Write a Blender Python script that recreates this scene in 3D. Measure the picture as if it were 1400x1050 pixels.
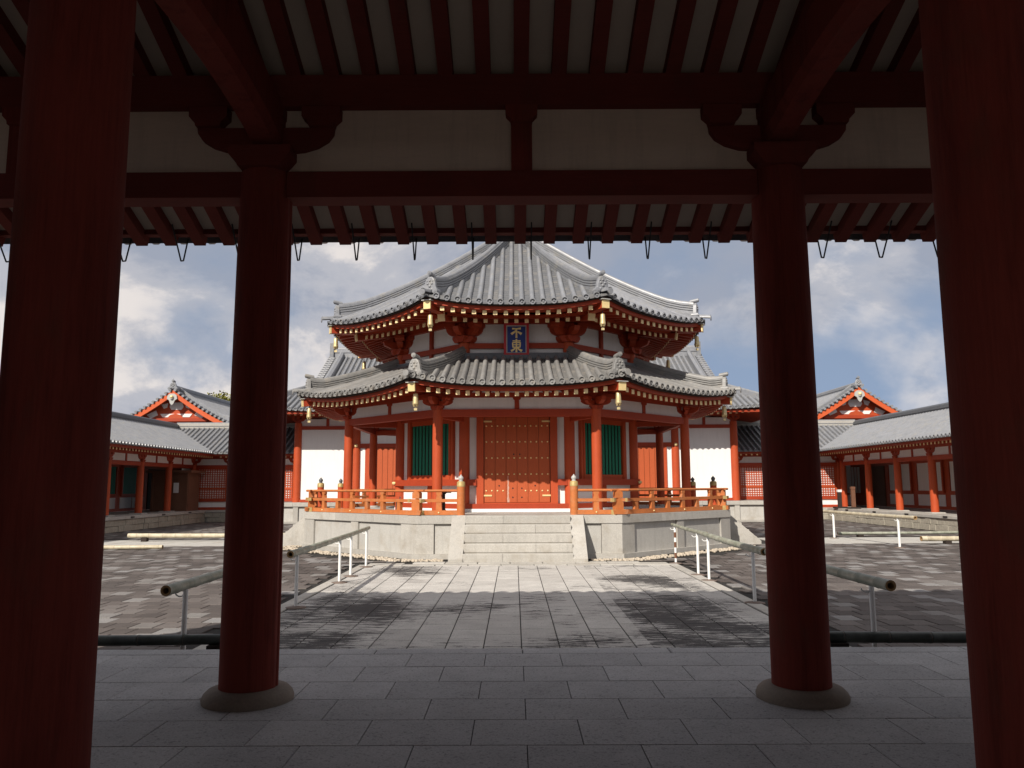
import bpy, math, random
from mathutils import Vector, Matrix
random.seed(7)
R = math.radians
PI = math.pi
for o in list(bpy.data.objects):
    bpy.data.objects.remove(o)
scene = bpy.context.scene
COL = scene.collection

# ------------------------------------------------------------------ camera
cam_d = bpy.data.cameras.new('camera')
cam = bpy.data.objects.new('camera', cam_d)
COL.objects.link(cam)
cam_d.sensor_width = 36.0
cam_d.lens = 36.0 * 1080 / 1400
cam_d.clip_start = 0.05
cam_d.clip_end = 5000
EYE = Vector((-0.068, 0.0, 1.75))
cam.matrix_world = (Matrix.Translation(EYE) @ Matrix.Rotation(R(0.16), 4, 'Z')
                    @ Matrix.Rotation(R(90 + 7.386), 4, 'X') @ Matrix.Rotation(R(-0.25), 4, 'Z'))
scene.camera = cam
scene.view_settings.view_transform = 'Standard'
scene.view_settings.look = 'None'
scene.view_settings.gamma = 1
scene.view_settings.use_curve_mapping = False
scene.view_settings.exposure = 0.15
scene.cycles.max_bounces = 8
scene.cycles.diffuse_bounces = 4

# ------------------------------------------------------------------ sky + sun
SUN_EL, SUN_AZ = 37.0, 27.5
world = bpy.data.worlds.new('World')
scene.world = world
world.use_nodes = True
wt = world.node_tree
for n in list(wt.nodes):
    wt.nodes.remove(n)


def node(nt, typ, ins=None, **props):
    n = nt.nodes.new(typ)
    for k, v in props.items():
        setattr(n, k, v)
    for k, v in (ins or {}).items():
        s = n.inputs[k]
        if isinstance(v, bpy.types.NodeSocket):
            nt.links.new(v, s)
        else:
            s.default_value = v
    return n


def mth(nt, op, a, b=0.0, c=None, clamp=False):
    ins = {0: a, 1: b}
    if c is not None:
        ins[2] = c
    return node(nt, 'ShaderNodeMath', ins, operation=op, use_clamp=clamp).outputs[0]


def ramp(nt, fac, stops, interp='LINEAR'):
    n = node(nt, 'ShaderNodeValToRGB', {'Fac': fac})
    cr = n.color_ramp
    cr.interpolation = interp
    while len(cr.elements) < len(stops):
        cr.elements.new(0.5)
    for e, (p, c) in zip(cr.elements, stops):
        e.position = p
        e.color = c if isinstance(c, tuple) else (c, c, c, 1)
    return n.outputs['Color']


def mix(nt, fac, a, b, mode='MIX'):
    n = node(nt, 'ShaderNodeMix', data_type='RGBA', blend_type=mode)
    for key, v in (('Factor', fac), ('A', a), ('B', b)):
        s = [i for i in n.inputs if i.name == key and (key == 'Factor' and i.type == 'VALUE' or key != 'Factor' and i.type == 'RGBA')][0]
        if isinstance(v, bpy.types.NodeSocket):
            nt.links.new(v, s)
        else:
            if key != 'Factor' and not isinstance(v, (int, float)) and len(v) == 3:
                v = (*v, 1)
            s.default_value = v
    return [o for o in n.outputs if o.type == 'RGBA'][0]


def noise(nt, vec, scale=1.0, detail=4.0, rough=0.55, dist=0.0):
    return node(nt, 'ShaderNodeTexNoise', {'Vector': vec, 'Scale': scale, 'Detail': detail,
                                           'Roughness': rough, 'Distortion': dist}).outputs['Fac']


def vscale(nt, vec, s, off=(0, 0, 0)):
    return node(nt, 'ShaderNodeMapping', {'Vector': vec, 'Scale': s, 'Location': off}).outputs[0]


tc = node(wt, 'ShaderNodeTexCoord')
high = node(wt, 'ShaderNodeVectorMath', {0: tc.outputs['Generated'], 1: (0, 0, 0.28)}, operation='ADD').outputs[0]
high = node(wt, 'ShaderNodeVectorMath', {0: high}, operation='NORMALIZE').outputs[0]
sky = node(wt, 'ShaderNodeTexSky', {'Vector': high}, sky_type='NISHITA', sun_disc=False, sun_elevation=R(SUN_EL),
           sun_rotation=R(180 + SUN_AZ), air_density=1.0, dust_density=0.3, ozone_density=2.5)
sep = node(wt, 'ShaderNodeSeparateXYZ', {0: tc.outputs['Generated']})
zz = mth(wt, 'ADD', mth(wt, 'MAXIMUM', sep.outputs['Z'], 0.0), 0.5)
flat = node(wt, 'ShaderNodeCombineXYZ', {0: mth(wt, 'DIVIDE', sep.outputs['X'], zz),
                                         1: mth(wt, 'DIVIDE', sep.outputs['Y'], zz), 2: 0.0}).outputs[0]
OFF = (6.1, 2.7, 1.4)
n1 = noise(wt, vscale(wt, flat, (1, 1, 1), OFF), 1.3, 7, 0.52, 0.2)
n2 = noise(wt, vscale(wt, flat, (1, 1, 1), (9.3, 4.2, 2.0)), 2.4, 10, 0.60, 0.2)
n3 = noise(wt, vscale(wt, flat, (1, 1, 1), (1.3, 7.2, 5.0)), 1.6, 4, 0.5, 0.2)
cover = ramp(wt, n1, [(0.335, 0.0), (0.455, 1.0)], 'EASE')
shade = ramp(wt, mth(wt, 'ADD', mth(wt, 'MULTIPLY', n2, 0.62), mth(wt, 'MULTIPLY', n3, 0.38)),
             [(0.44, (4.0, 4.4, 5.4, 1)), (0.50, (5.7, 5.8, 6.4, 1)), (0.55, (9.3, 8.7, 8.4, 1))], 'EASE')
skyc = mix(wt, 0.5, sky.outputs[0], (4.9, 5.9, 7.6))
wcol = mix(wt, cover, skyc, shade)
bg = node(wt, 'ShaderNodeBackground', {'Color': wcol, 'Strength': 0.078})
wo = node(wt, 'ShaderNodeOutputWorld', {'Surface': bg.outputs[0]})

sun_dir = Vector((math.sin(R(SUN_AZ)) * math.cos(R(SUN_EL)), math.cos(R(SUN_AZ)) * math.cos(R(SUN_EL)), -math.sin(R(SUN_EL))))
sl = bpy.data.lights.new('sun', 'SUN')
sl.energy = 5.0
sl.angle = R(0.53)
sl.color = (1.0, 0.93, 0.83)
sun = bpy.data.objects.new('sun', sl)
sun.rotation_euler = sun_dir.to_track_quat('-Z', 'Y').to_euler()
sun.location = (-30, -60, 60)
COL.objects.link(sun)


# ------------------------------------------------------------------ materials
def base_mat(name, rough=0.6, spec=0.35, metal=0.0):
    m = bpy.data.materials.new(name)
    m.use_nodes = True
    nt = m.node_tree
    b = nt.nodes['Principled BSDF']
    b.inputs['Roughness'].default_value = rough
    b.inputs['Specular IOR Level'].default_value = spec
    b.inputs['Metallic'].default_value = metal
    pos = node(nt, 'ShaderNodeNewGeometry').outputs['Position']
    return m, nt, b, pos


def bump(nt, b, h, strength=0.3, dist=0.01):
    bn = node(nt, 'ShaderNodeBump', {'Height': h, 'Strength': strength, 'Distance': dist})
    nt.links.new(bn.outputs[0], b.inputs['Normal'])


def surf(name, col, var=0.18, scale=2.0, rough=0.6, spec=0.3, metal=0.0, grain=(1, 1, 1), gscale=14.0, gvar=0.10, bmp=0.15, warm=None, orand=0.0, streak=0.0, fade=None):
    """weathered plain surface: broad blotches + fine grain, both in world space"""
    m, nt, b, pos = base_mat(name, rough, spec, metal)
    a = noise(nt, pos, scale, 5, 0.6)
    g = noise(nt, vscale(nt, pos, grain), gscale, 4, 0.65)
    f = mth(nt, 'ADD', mth(nt, 'MULTIPLY', mth(nt, 'SUBTRACT', a, 0.5), var * 2.2), mth(nt, 'MULTIPLY', mth(nt, 'SUBTRACT', g, 0.5), gvar * 2.2))
    f = mth(nt, 'ADD', f, 1.0)
    if orand:
        rnd = node(nt, 'ShaderNodeObjectInfo').outputs['Random']
        f = mth(nt, 'MULTIPLY', f, mth(nt, 'ADD', mth(nt, 'MULTIPLY', mth(nt, 'SUBTRACT', rnd, 0.5), 2 * orand), 1.0))
    if streak:
        sk = noise(nt, vscale(nt, pos, (5, 5, 0.45), (2, 7, 1)), 1.6, 6, 0.7)
        f = mth(nt, 'MULTIPLY', f, node(nt, 'ShaderNodeSeparateColor', {0: ramp(nt, sk, [(0.50, 1.0), (0.68, 1.0 - streak)])}).outputs[0])
    vm = node(nt, 'ShaderNodeVectorMath', {0: (*col,), 'Scale': f}, operation='SCALE')
    out = vm.outputs[0]
    if warm:
        out = mix(nt, ramp(nt, noise(nt, vscale(nt, pos, grain, (5, 3, 1)), scale * 1.7, 6, 0.65), [(0.52, 0.0), (0.72, 1.0)]), out, warm)
    if fade:
        fm_ = ramp(nt, noise(nt, vscale(nt, pos, (1.2, 1.2, 0.5), (4, 1, 8)), 2.3, 8, 0.68), [(0.54, 0.0), (0.70, 0.75)])
        out = mix(nt, node(nt, 'ShaderNodeSeparateColor', {0: fm_}).outputs[0], out, fade)
    nt.links.new(out, b.inputs['Base Color'])
    rr = mth(nt, 'ADD', mth(nt, 'MULTIPLY', mth(nt, 'SUBTRACT', g, 0.5), 0.3), rough, clamp=True)
    nt.links.new(rr, b.inputs['Roughness'])
    if bmp:
        bump(nt, b, g, bmp, 0.01)
    return m


def cell(nt, pos, w, l, x0, y0, bond=True, cross=False):
    """random value per slab of a w x l grid; bond: every second row shifts half a slab"""
    s = node(nt, 'ShaderNodeSeparateXYZ', {0: pos})
    x, y = s.outputs['X'], s.outputs['Y']
    if cross:
        x, y, x0, y0, w, l = y, x, y0, x0, l, w
    row = mth(nt, 'FLOOR', mth(nt, 'DIVIDE', mth(nt, 'SUBTRACT', y, y0), l))
    sh = mth(nt, 'MULTIPLY', mth(nt, 'FLOORED_MODULO', row, 2.0), 0.5) if bond else 0.0
    c = mth(nt, 'FLOOR', mth(nt, 'ADD', mth(nt, 'DIVIDE', mth(nt, 'SUBTRACT', x, x0), w), sh))
    v = node(nt, 'ShaderNodeCombineXYZ', {0: c, 1: row, 2: 0.0}).outputs[0]
    return node(nt, 'ShaderNodeTexWhiteNoise', {'Vector': v}, noise_dimensions='3D').outputs['Value']


def slab_mat(name, stops, w, l, x0, y0, bond=True, cross=False, rough=0.75, stain=0.0, speck=0.25):
    m, nt, b, pos = base_mat(name, rough, 0.16)
    c = cell(nt, pos, w, l, x0, y0, bond, cross)
    col = ramp(nt, c, stops)
    sp = noise(nt, pos, 75, 3, 0.75)
    bl = noise(nt, pos, 3.0, 5, 0.6)
    pits = ramp(nt, noise(nt, pos, 42, 2, 0.6, 0.2), [(0.33, 0.66), (0.43, 1.0)])
    f = mth(nt, 'ADD', mth(nt, 'ADD', mth(nt, 'MULTIPLY', mth(nt, 'SUBTRACT', sp, 0.5), speck * 4), mth(nt, 'MULTIPLY', mth(nt, 'SUBTRACT', bl, 0.5), 0.5)), 1.0)
    col = node(nt, 'ShaderNodeVectorMath', {0: col, 'Scale': f}, operation='SCALE').outputs[0]
    col = mix(nt, 1.0, col, pits, 'MULTIPLY')
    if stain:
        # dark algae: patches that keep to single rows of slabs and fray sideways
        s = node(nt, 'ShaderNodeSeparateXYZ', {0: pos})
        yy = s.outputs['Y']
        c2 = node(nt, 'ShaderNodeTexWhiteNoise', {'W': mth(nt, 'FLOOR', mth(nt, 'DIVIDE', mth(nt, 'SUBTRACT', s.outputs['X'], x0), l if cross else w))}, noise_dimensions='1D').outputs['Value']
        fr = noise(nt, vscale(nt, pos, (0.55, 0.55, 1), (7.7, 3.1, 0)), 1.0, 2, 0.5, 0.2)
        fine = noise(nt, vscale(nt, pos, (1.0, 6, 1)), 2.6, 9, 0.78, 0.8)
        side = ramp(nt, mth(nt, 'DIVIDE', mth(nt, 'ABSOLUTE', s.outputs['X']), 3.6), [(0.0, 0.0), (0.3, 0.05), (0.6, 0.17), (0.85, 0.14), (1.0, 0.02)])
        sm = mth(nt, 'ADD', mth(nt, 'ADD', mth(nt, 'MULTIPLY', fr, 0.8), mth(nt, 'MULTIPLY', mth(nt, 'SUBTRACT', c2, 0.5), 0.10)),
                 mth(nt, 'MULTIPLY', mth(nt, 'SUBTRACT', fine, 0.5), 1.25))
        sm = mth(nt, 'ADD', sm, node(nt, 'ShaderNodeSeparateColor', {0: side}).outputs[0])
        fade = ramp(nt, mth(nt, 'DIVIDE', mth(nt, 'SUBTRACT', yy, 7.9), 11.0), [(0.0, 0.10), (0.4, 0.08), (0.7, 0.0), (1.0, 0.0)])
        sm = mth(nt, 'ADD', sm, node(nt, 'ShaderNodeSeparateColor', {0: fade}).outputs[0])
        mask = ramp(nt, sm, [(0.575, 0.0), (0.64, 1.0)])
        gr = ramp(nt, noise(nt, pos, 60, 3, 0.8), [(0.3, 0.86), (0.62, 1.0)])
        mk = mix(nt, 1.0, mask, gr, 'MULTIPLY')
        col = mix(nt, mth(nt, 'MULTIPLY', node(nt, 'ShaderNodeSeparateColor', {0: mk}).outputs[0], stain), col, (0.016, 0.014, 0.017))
    nt.links.new(col, b.inputs['Base Color'])
    bump(nt, b, sp, 0.25, 0.004)
    return m


VG = (6, 6, 0.5)      # vertical wood grain
M = {}
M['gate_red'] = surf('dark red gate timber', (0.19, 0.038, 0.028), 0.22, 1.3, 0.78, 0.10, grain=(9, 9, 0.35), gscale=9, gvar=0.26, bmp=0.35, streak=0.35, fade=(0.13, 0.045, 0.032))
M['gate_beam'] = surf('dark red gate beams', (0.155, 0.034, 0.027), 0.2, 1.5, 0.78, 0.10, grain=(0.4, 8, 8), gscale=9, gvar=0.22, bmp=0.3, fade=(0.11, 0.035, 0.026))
M['gate_plaster'] = surf('aged gate plaster', (0.62, 0.52, 0.43), 0.12, 1.2, 0.85, 0.1, grain=(0.5, 1, 3), gscale=12, gvar=0.08, bmp=0.15, streak=0.12)
M['gate_board'] = surf('pale gate ceiling boards', (0.44, 0.375, 0.31), 0.14, 1.5, 0.85, 0.1, gvar=0.05, bmp=0.1)
M['red'] = surf('vermilion painted timber', (0.43, 0.068, 0.020), 0.2, 1.6, 0.55, 0.3, grain=VG, gscale=8, gvar=0.14, bmp=0.15, warm=None)
M['red_lit'] = surf('vermilion bargeboard with painted sunlight', (0.56, 0.10, 0.03), 0.12, 1.6, 0.55, 0.3, gvar=0.1, bmp=0.1)  # timber red raised to put sunlight into the bargeboard colour
M['red_beam'] = surf('vermilion painted beams', (0.34, 0.044, 0.014), 0.18, 1.6, 0.55, 0.3, gscale=9, gvar=0.10, bmp=0.1)
M['orange'] = surf('weathered orange railing timber', (0.46, 0.145, 0.042), 0.25, 2.2, 0.6, 0.3, gscale=12, gvar=0.22, bmp=0.2, warm=(0.42, 0.20, 0.10))
M['plaster'] = surf('white lime plaster', (0.78, 0.77, 0.75), 0.05, 0.9, 0.85, 0.15, gvar=0.03, bmp=0.08, streak=0.06)
M['tile'] = surf('silver grey roof tile', (0.125, 0.128, 0.136), 0.28, 1.4, 0.45, 0.4, gscale=22, gvar=0.22, bmp=0.15, warm=(0.22, 0.205, 0.185))
M['tile_roll'] = surf('silver grey cover tile', (0.20, 0.206, 0.222), 0.28, 2.4, 0.40, 0.5, gscale=9, gvar=0.26, bmp=0.1, warm=(0.25, 0.24, 0.22), orand=0.16)
M['tile_low'] = surf('sandy grey roof tile', (0.145, 0.14, 0.134), 0.28, 1.5, 0.55, 0.4, gscale=22, gvar=0.25, bmp=0.15, warm=(0.25, 0.225, 0.195))
M['tile_roll_low'] = surf('sandy grey cover tile', (0.225, 0.22, 0.212), 0.28, 2.6, 0.5, 0.45, gscale=9, gvar=0.28, bmp=0.1, warm=(0.29, 0.265, 0.23), orand=0.16)
M['tile_dark'] = surf('dark ridge tile', (0.10, 0.105, 0.115), 0.25, 2.0, 0.45, 0.45, gscale=12, gvar=0.2, bmp=0.15)
M['gold'] = surf('gilt metal cap', (0.80, 0.62, 0.30), 0.14, 5.0, 0.42, 0.5, metal=0.2, gvar=0.15, bmp=0.05)
M['old_gilt'] = surf('dulled gilt cap', (0.42, 0.30, 0.12), 0.3, 5.0, 0.55, 0.4, metal=0.2, gvar=0.3, bmp=0.1)
M['ochre'] = surf('ochre painted rafter end', (0.84, 0.66, 0.36), 0.10, 6.0, 0.6, 0.3, gvar=0.12, bmp=0.05)
M['bell'] = surf('gilt bronze bell', (0.60, 0.48, 0.25), 0.3, 6.0, 0.4, 0.5, metal=0.4, gvar=0.15, bmp=0.05)
M['green'] = surf('green louver paint', (0.010, 0.19, 0.115), 0.2, 3.0, 0.5, 0.35, grain=VG, gvar=0.1, bmp=0.05)
M['black'] = surf('black iron', (0.012, 0.012, 0.014), 0.1, 5, 0.5, 0.4, gvar=0.05, bmp=0)
M['dark'] = surf('dark timber and painted shade', (0.035, 0.026, 0.022), 0.2, 2, 0.7, 0.2, gvar=0.1, bmp=0)  # dark timber; also paints shade into an open doorway and bamboo hollows
M['brown'] = surf('weathered brown timber', (0.16, 0.075, 0.045), 0.25, 2, 0.65, 0.25, grain=VG, gvar=0.2, bmp=0.2)
M['granite'] = surf('pale granite', (0.41, 0.39, 0.355), 0.15, 1.3, 0.75, 0.3, gscale=45, gvar=0.34, bmp=0.2, warm=(0.34, 0.31, 0.265), streak=0.11, orand=0.10)
M['granite_panel'] = surf('pale granite panel', (0.43, 0.415, 0.385), 0.15, 1.1, 0.75, 0.3, gscale=45, gvar=0.36, bmp=0.2, warm=(0.36, 0.33, 0.285), streak=0.12, orand=0.10)  # slightly lighter, greyer granite than the pilasters
M['rough_stone'] = surf('rough base stone', (0.36, 0.33, 0.27), 0.3, 2.2, 0.85, 0.2, gscale=12, gvar=0.35, bmp=0.8)
M['plinth'] = surf('plinth stone', (0.24, 0.20, 0.165), 0.2, 5, 0.8, 0.25, gscale=55, gvar=0.28, bmp=0.35)
M['ground'] = surf('packed earth joint', (0.075, 0.066, 0.058), 0.25, 2.0, 0.9, 0.1, gscale=30, gvar=0.2, bmp=0.2)
M['joint'] = surf('dark joint', (0.04, 0.038, 0.036), 0.2, 3.0, 0.9, 0.1, gvar=0.2, bmp=0)
M['pebble'] = surf('pale pebbles', (0.50, 0.43, 0.34), 0.3, 9, 0.7, 0.3, gscale=30, gvar=0.3, bmp=0.1)
M['white_metal'] = surf('white painted pipe', (0.78, 0.78, 0.76), 0.05, 4, 0.4, 0.4, gvar=0.04, bmp=0)
M['plate'] = surf('rusty base plate', (0.16, 0.12, 0.10), 0.25, 8, 0.7, 0.3, gvar=0.2, bmp=0.1)
M['plaque_red'] = surf('plaque red lacquer', (0.46, 0.022, 0.03), 0.06, 4, 0.4, 0.4, gvar=0.05, bmp=0)
M['plaque_blue'] = surf('plaque deep blue', (0.012, 0.035, 0.20), 0.1, 4, 0.4, 0.4, gvar=0.05, bmp=0)
M['plaque_grey'] = surf('plaque silver border', (0.42, 0.42, 0.40), 0.1, 4, 0.4, 0.4, gvar=0.05, bmp=0)
M['glyph'] = surf('gold leaf glyph', (0.86, 0.66, 0.30), 0.2, 9, 0.4, 0.5, metal=0.2, gvar=0.15, bmp=0)
M['bark'] = surf('tree bark', (0.10, 0.075, 0.05), 0.3, 6, 0.9, 0.1, gvar=0.2, bmp=0.4)
M['leaf'] = surf('yellow green leaves', (0.19, 0.18, 0.035), 0.5, 0.6, 0.6, 0.2, gscale=3, gvar=0.4, bmp=0)
GS_W, GS_L = 0.687, 0.527
M['gate_slab'] = slab_mat('grey granite floor slab', [(0.0, (0.40, 0.395, 0.40, 1)), (1.0, (0.48, 0.475, 0.48, 1))], GS_W, GS_L, 0.0, 7.647, speck=0.30)
PW, PL = 0.42, 0.72
M['path_slab'] = slab_mat('pale path slab', [(0.0, (0.43, 0.41, 0.385, 1)), (1.0, (0.51, 0.49, 0.46, 1))], PW, PL, 0.0, 7.92, bond=True, cross=True, stain=0.93, speck=0.18)
VW, VL = 0.31, 0.39
M['paver'] = slab_mat('brown courtyard paver', [(0.0, (0.080, 0.068, 0.063, 1)), (0.45, (0.118, 0.101, 0.093, 1)), (0.74, (0.148, 0.129, 0.12, 1)), (0.82, (0.195, 0.182, 0.172, 1)), (1.0, (0.26, 0.25, 0.245, 1))],
                      VW, VL, 0.0, 7.92, speck=0.2)


def bamboo_mat(name, c0, c1):
    m, nt, b, pos = base_mat(name, 0.45, 0.4)
    a = noise(nt, pos, 5, 5, 0.65)
    col = ramp(nt, a, [(0.35, c0), (0.65, c1)])
    nt.links.new(col, b.inputs['Base Color'])
    bump(nt, b, noise(nt, pos, 40, 3, 0.6), 0.1, 0.004)
    return m


M['bamboo'] = bamboo_mat('weathered grey green bamboo', (0.20, 0.215, 0.165, 1), (0.36, 0.365, 0.30, 1))
M['bamboo_dark'] = bamboo_mat('dark bamboo', (0.030, 0.036, 0.034, 1), (0.07, 0.085, 0.075, 1))
M['bamboo_tan'] = bamboo_mat('sun bleached bamboo', (0.40, 0.345, 0.24, 1), (0.56, 0.50, 0.37, 1))
M['bamboo_end'] = surf('cut bamboo end', (0.30, 0.19, 0.09), 0.2, 8, 0.7, 0.2)


def door_mat():
    m, nt, b, pos = base_mat('vermilion door paint peeling', 0.55, 0.3)
    g = noise(nt, vscale(nt, pos, VG), 9, 5, 0.65)
    f = mth(nt, 'ADD', mth(nt, 'MULTIPLY', mth(nt, 'SUBTRACT', g, 0.5), 0.5), 1.0)
    col = node(nt, 'ShaderNodeVectorMath', {0: (0.43, 0.088, 0.028), 'Scale': f}, operation='SCALE').outputs[0]
    s = node(nt, 'ShaderNodeSeparateXYZ', {0: pos})
    # peeled strip at one board edge, worse low down
    band = mth(nt, 'SUBTRACT', 1.0, mth(nt, 'DIVIDE', mth(nt, 'ABSOLUTE', mth(nt, 'ADD', s.outputs['X'], 0.25)), 0.07), clamp=True)
    low = mth(nt, 'SUBTRACT', 1.0, mth(nt, 'DIVIDE', mth(nt, 'SUBTRACT', s.outputs['Z'], 1.3), 1.25), clamp=True)
    pe = noise(nt, vscale(nt, pos, (10, 10, 2.0)), 5, 5, 0.7)
    k = mth(nt, 'MULTIPLY', mth(nt, 'MULTIPLY', band, mth(nt, 'POWER', low, 0.4)), 1.0)
    mask = ramp(nt, mth(nt, 'ADD', mth(nt, 'MULTIPLY', k, 0.42), mth(nt, 'MULTIPLY', pe, 0.55)), [(0.53, 0.0), (0.56, 1.0)])
    col = mix(nt, mask, col, (0.50, 0.34, 0.27))
    nt.links.new(col, b.inputs['Base Color'])
    return m


M['door'] = door_mat()


# ------------------------------------------------------------------ mesh builder
class MB:
    def __init__(s, T=None, flip=False):
        s.v, s.f, s.s, s.T, s.flip = [], [], [], T, flip

    def add(s, vs, fs, smooth=False):
        b = len(s.v)
        s.v += [tuple(s.T(*v)) if s.T else tuple(v) for v in vs]
        for f in fs:
            f = [i + b for i in f]
            s.f.append(f[::-1] if s.flip else f)
            s.s.append(smooth)
        return s

    def box(s, x0, x1, y0, y1, z0, z1, c=0.0):
        if c <= 0:
            vs = [(x, y, z) for z in (z0, z1) for y in (y0, y1) for x in (x0, x1)]
            return s.add(vs, [(0, 2, 3, 1), (4, 5, 7, 6), (0, 1, 5, 4), (2, 6, 7, 3), (0, 4, 6, 2), (1, 3, 7, 5)])
        # top edges chamfered
        vs = [(x0, y0, z0), (x1, y0, z0), (x1, y1, z0), (x0, y1, z0),
              (x0, y0, z1 - c), (x1, y0, z1 - c), (x1, y1, z1 - c), (x0, y1, z1 - c),
              (x0 + c, y0 + c, z1), (x1 - c, y0 + c, z1), (x1 - c, y1 - c, z1), (x0 + c, y1 - c, z1)]
        fs = [(0, 3, 2, 1), (8, 9, 10, 11)]
        for i in range(4):
            j = (i + 1) % 4
            fs += [(i, j, j + 4, i + 4), (i + 4, j + 4, j + 8, i + 8)]
        return s.add(vs, fs)

    def bar(s, p, q, w, h, up=(0, 0, 1)):
        p, q, up = Vector(p), Vector(q), Vector(up)
        d = (q - p).normalized()
        x = d.cross(up).normalized() * (w / 2)
        z = x.cross(d).normalized() * (h / 2)
        vs = []
        for c in (p, q):
            vs += [c - x - z, c + x - z, c + x + z, c - x + z]
        return s.add(vs, [(0, 1, 2, 3), (7, 6, 5, 4), (0, 4, 5, 1), (1, 5, 6, 2), (2, 6, 7, 3), (3, 7, 4, 0)])

    def cyl(s, p, q, r0, r1=None, n=12, smooth=True, cap=True):
        r1 = r0 if r1 is None else r1
        p, q = Vector(p), Vector(q)
        d = (q - p).normalized()
        a = Vector((1, 0, 0)) if abs(d.x) < 0.8 else Vector((0, 1, 0))
        x = d.cross(a).normalized()
        y = d.cross(x)
        vs = []
        for c, r in ((p, r0), (q, r1)):
            vs += [c + (x * math.cos(2 * PI * i / n) + y * math.sin(2 * PI * i / n)) * r for i in range(n)]
        s.add(vs, [(i, (i + 1) % n, n + (i + 1) % n, n + i) for i in range(n)], smooth)
        if cap:
            s.add(vs[:n], [tuple(range(n))[::-1]])
            s.add(vs[n:], [tuple(range(n))])
        return s

    def lathe(s, c, prof, n=16, smooth=True, crack=()):
        cx, cy, cz = c
        angs = [2 * PI * i / n for i in range(n)]
        rs = [0.0] * n
        for a in crack:
            for da, dr in ((-0.03, 0), (0.0, 0.055), (0.03, 0)):
                angs.append(a + da)
                rs.append(dr)
        al = sorted(zip(angs, rs))
        m = len(al)
        vs = []
        for r, z in prof:
            vs += [(cx + (r - dr if r > 0.05 else r) * math.cos(a), cy + (r - dr if r > 0.05 else r) * math.sin(a), cz + z) for a, dr in al]
        fs = []
        for k in range(len(prof) - 1):
            for i in range(m):
                j = (i + 1) % m
                fs.append((k * m + i, k * m + j, (k + 1) * m + j, (k + 1) * m + i))
        s.add(vs, fs, smooth)
        s.add(vs[:m], [tuple(range(m))[::-1]])
        s.add(vs[-m:], [tuple(range(m))])
        return s

    def prism(s, poly, o, ux, uy, dep):
        """closed 2D outline in the plane (ux,uy) at o, pushed along dep (centred)"""
        o, ux, uy, dep = Vector(o), Vector(ux), Vector(uy), Vector(dep)
        n = len(poly)
        a = [o + ux * x + uy * y - dep / 2 for x, y in poly]
        b = [p + dep for p in a]
        fs = [tuple(range(n))[::-1], tuple(range(n, 2 * n))] + [(i, (i + 1) % n, n + (i + 1) % n, n + i) for i in range(n)]
        return s.add(a + b, fs)

    def loft(s, rings, closed=True, smooth=False, cap=True):
        n = len(rings[0])
        vs = [p for r in rings for p in r]
        fs = []
        for k in range(len(rings) - 1):
            for i in range(n if closed else n - 1):
                j = (i + 1) % n
                fs.append((k * n + i, k * n + j, (k + 1) * n + j, (k + 1) * n + i))
        s.add(vs, fs, smooth)
        if cap and closed:
            s.add(rings[0], [tuple(range(n))[::-1]])
            s.add(rings[-1], [tuple(range(n))])
        return s

    def sphere(s, c, r, n=10, m=6, sq=(1, 1, 1)):
        rings = []
        for k in range(1, m):
            t = PI * k / m
            rings.append([(c[0] + r * sq[0] * math.sin(t) * math.cos(2 * PI * i / n), c[1] + r * sq[1] * math.sin(t) * math.sin(2 * PI * i / n), c[2] - r * sq[2] * math.cos(t)) for i in range(n)])
        return s.loft(rings, smooth=True)

    def mesh(s, name, mat):
        me = bpy.data.meshes.new(name)
        me.from_pydata(s.v, [], s.f)
        me.polygons.foreach_set('use_smooth', s.s)
        me.materials.append(M[mat] if isinstance(mat, str) else mat)
        me.update()
        return me

    def build(s, name, mat, parent=None, kind=None):
        """world coordinates in; the object sits at its parent's origin"""
        if parent is not None:
            ox, oy, oz = wloc(parent)
            s.v = [(x - ox, y - oy, z - oz) for x, y, z in s.v]
        return inst(s.mesh(name, mat), name, parent, kind=kind)


def wloc(o):
    p = Vector((0, 0, 0))
    while o is not None:
        p = p + o.location
        o = o.parent
    return p


def inst(me, name, parent=None, loc=None, rot=0.0, kind=None):
    """loc in world coordinates; None = the parent's own origin"""
    o = bpy.data.objects.new(name, me)
    COL.objects.link(o)
    o.parent = parent
    if loc is not None:
        o.location = Vector(loc) - (wloc(parent) if parent is not None else Vector((0, 0, 0)))
    o.rotation_euler.z = rot
    if kind:
        o['kind'] = kind
    return o


def thing(name, label, cat, loc=(0, 0, 0), group=None):
    o = bpy.data.objects.new(name, None)
    o.empty_display_size = 0.2
    o.location = loc
    COL.objects.link(o)
    return tag(o, label, cat, group)


def tag(o, label, cat, group=None):
    o['label'], o['category'] = label, cat
    if group:
        o['group'] = group
    return o


def structure(o):
    o['kind'] = 'structure'
    return o


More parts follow.
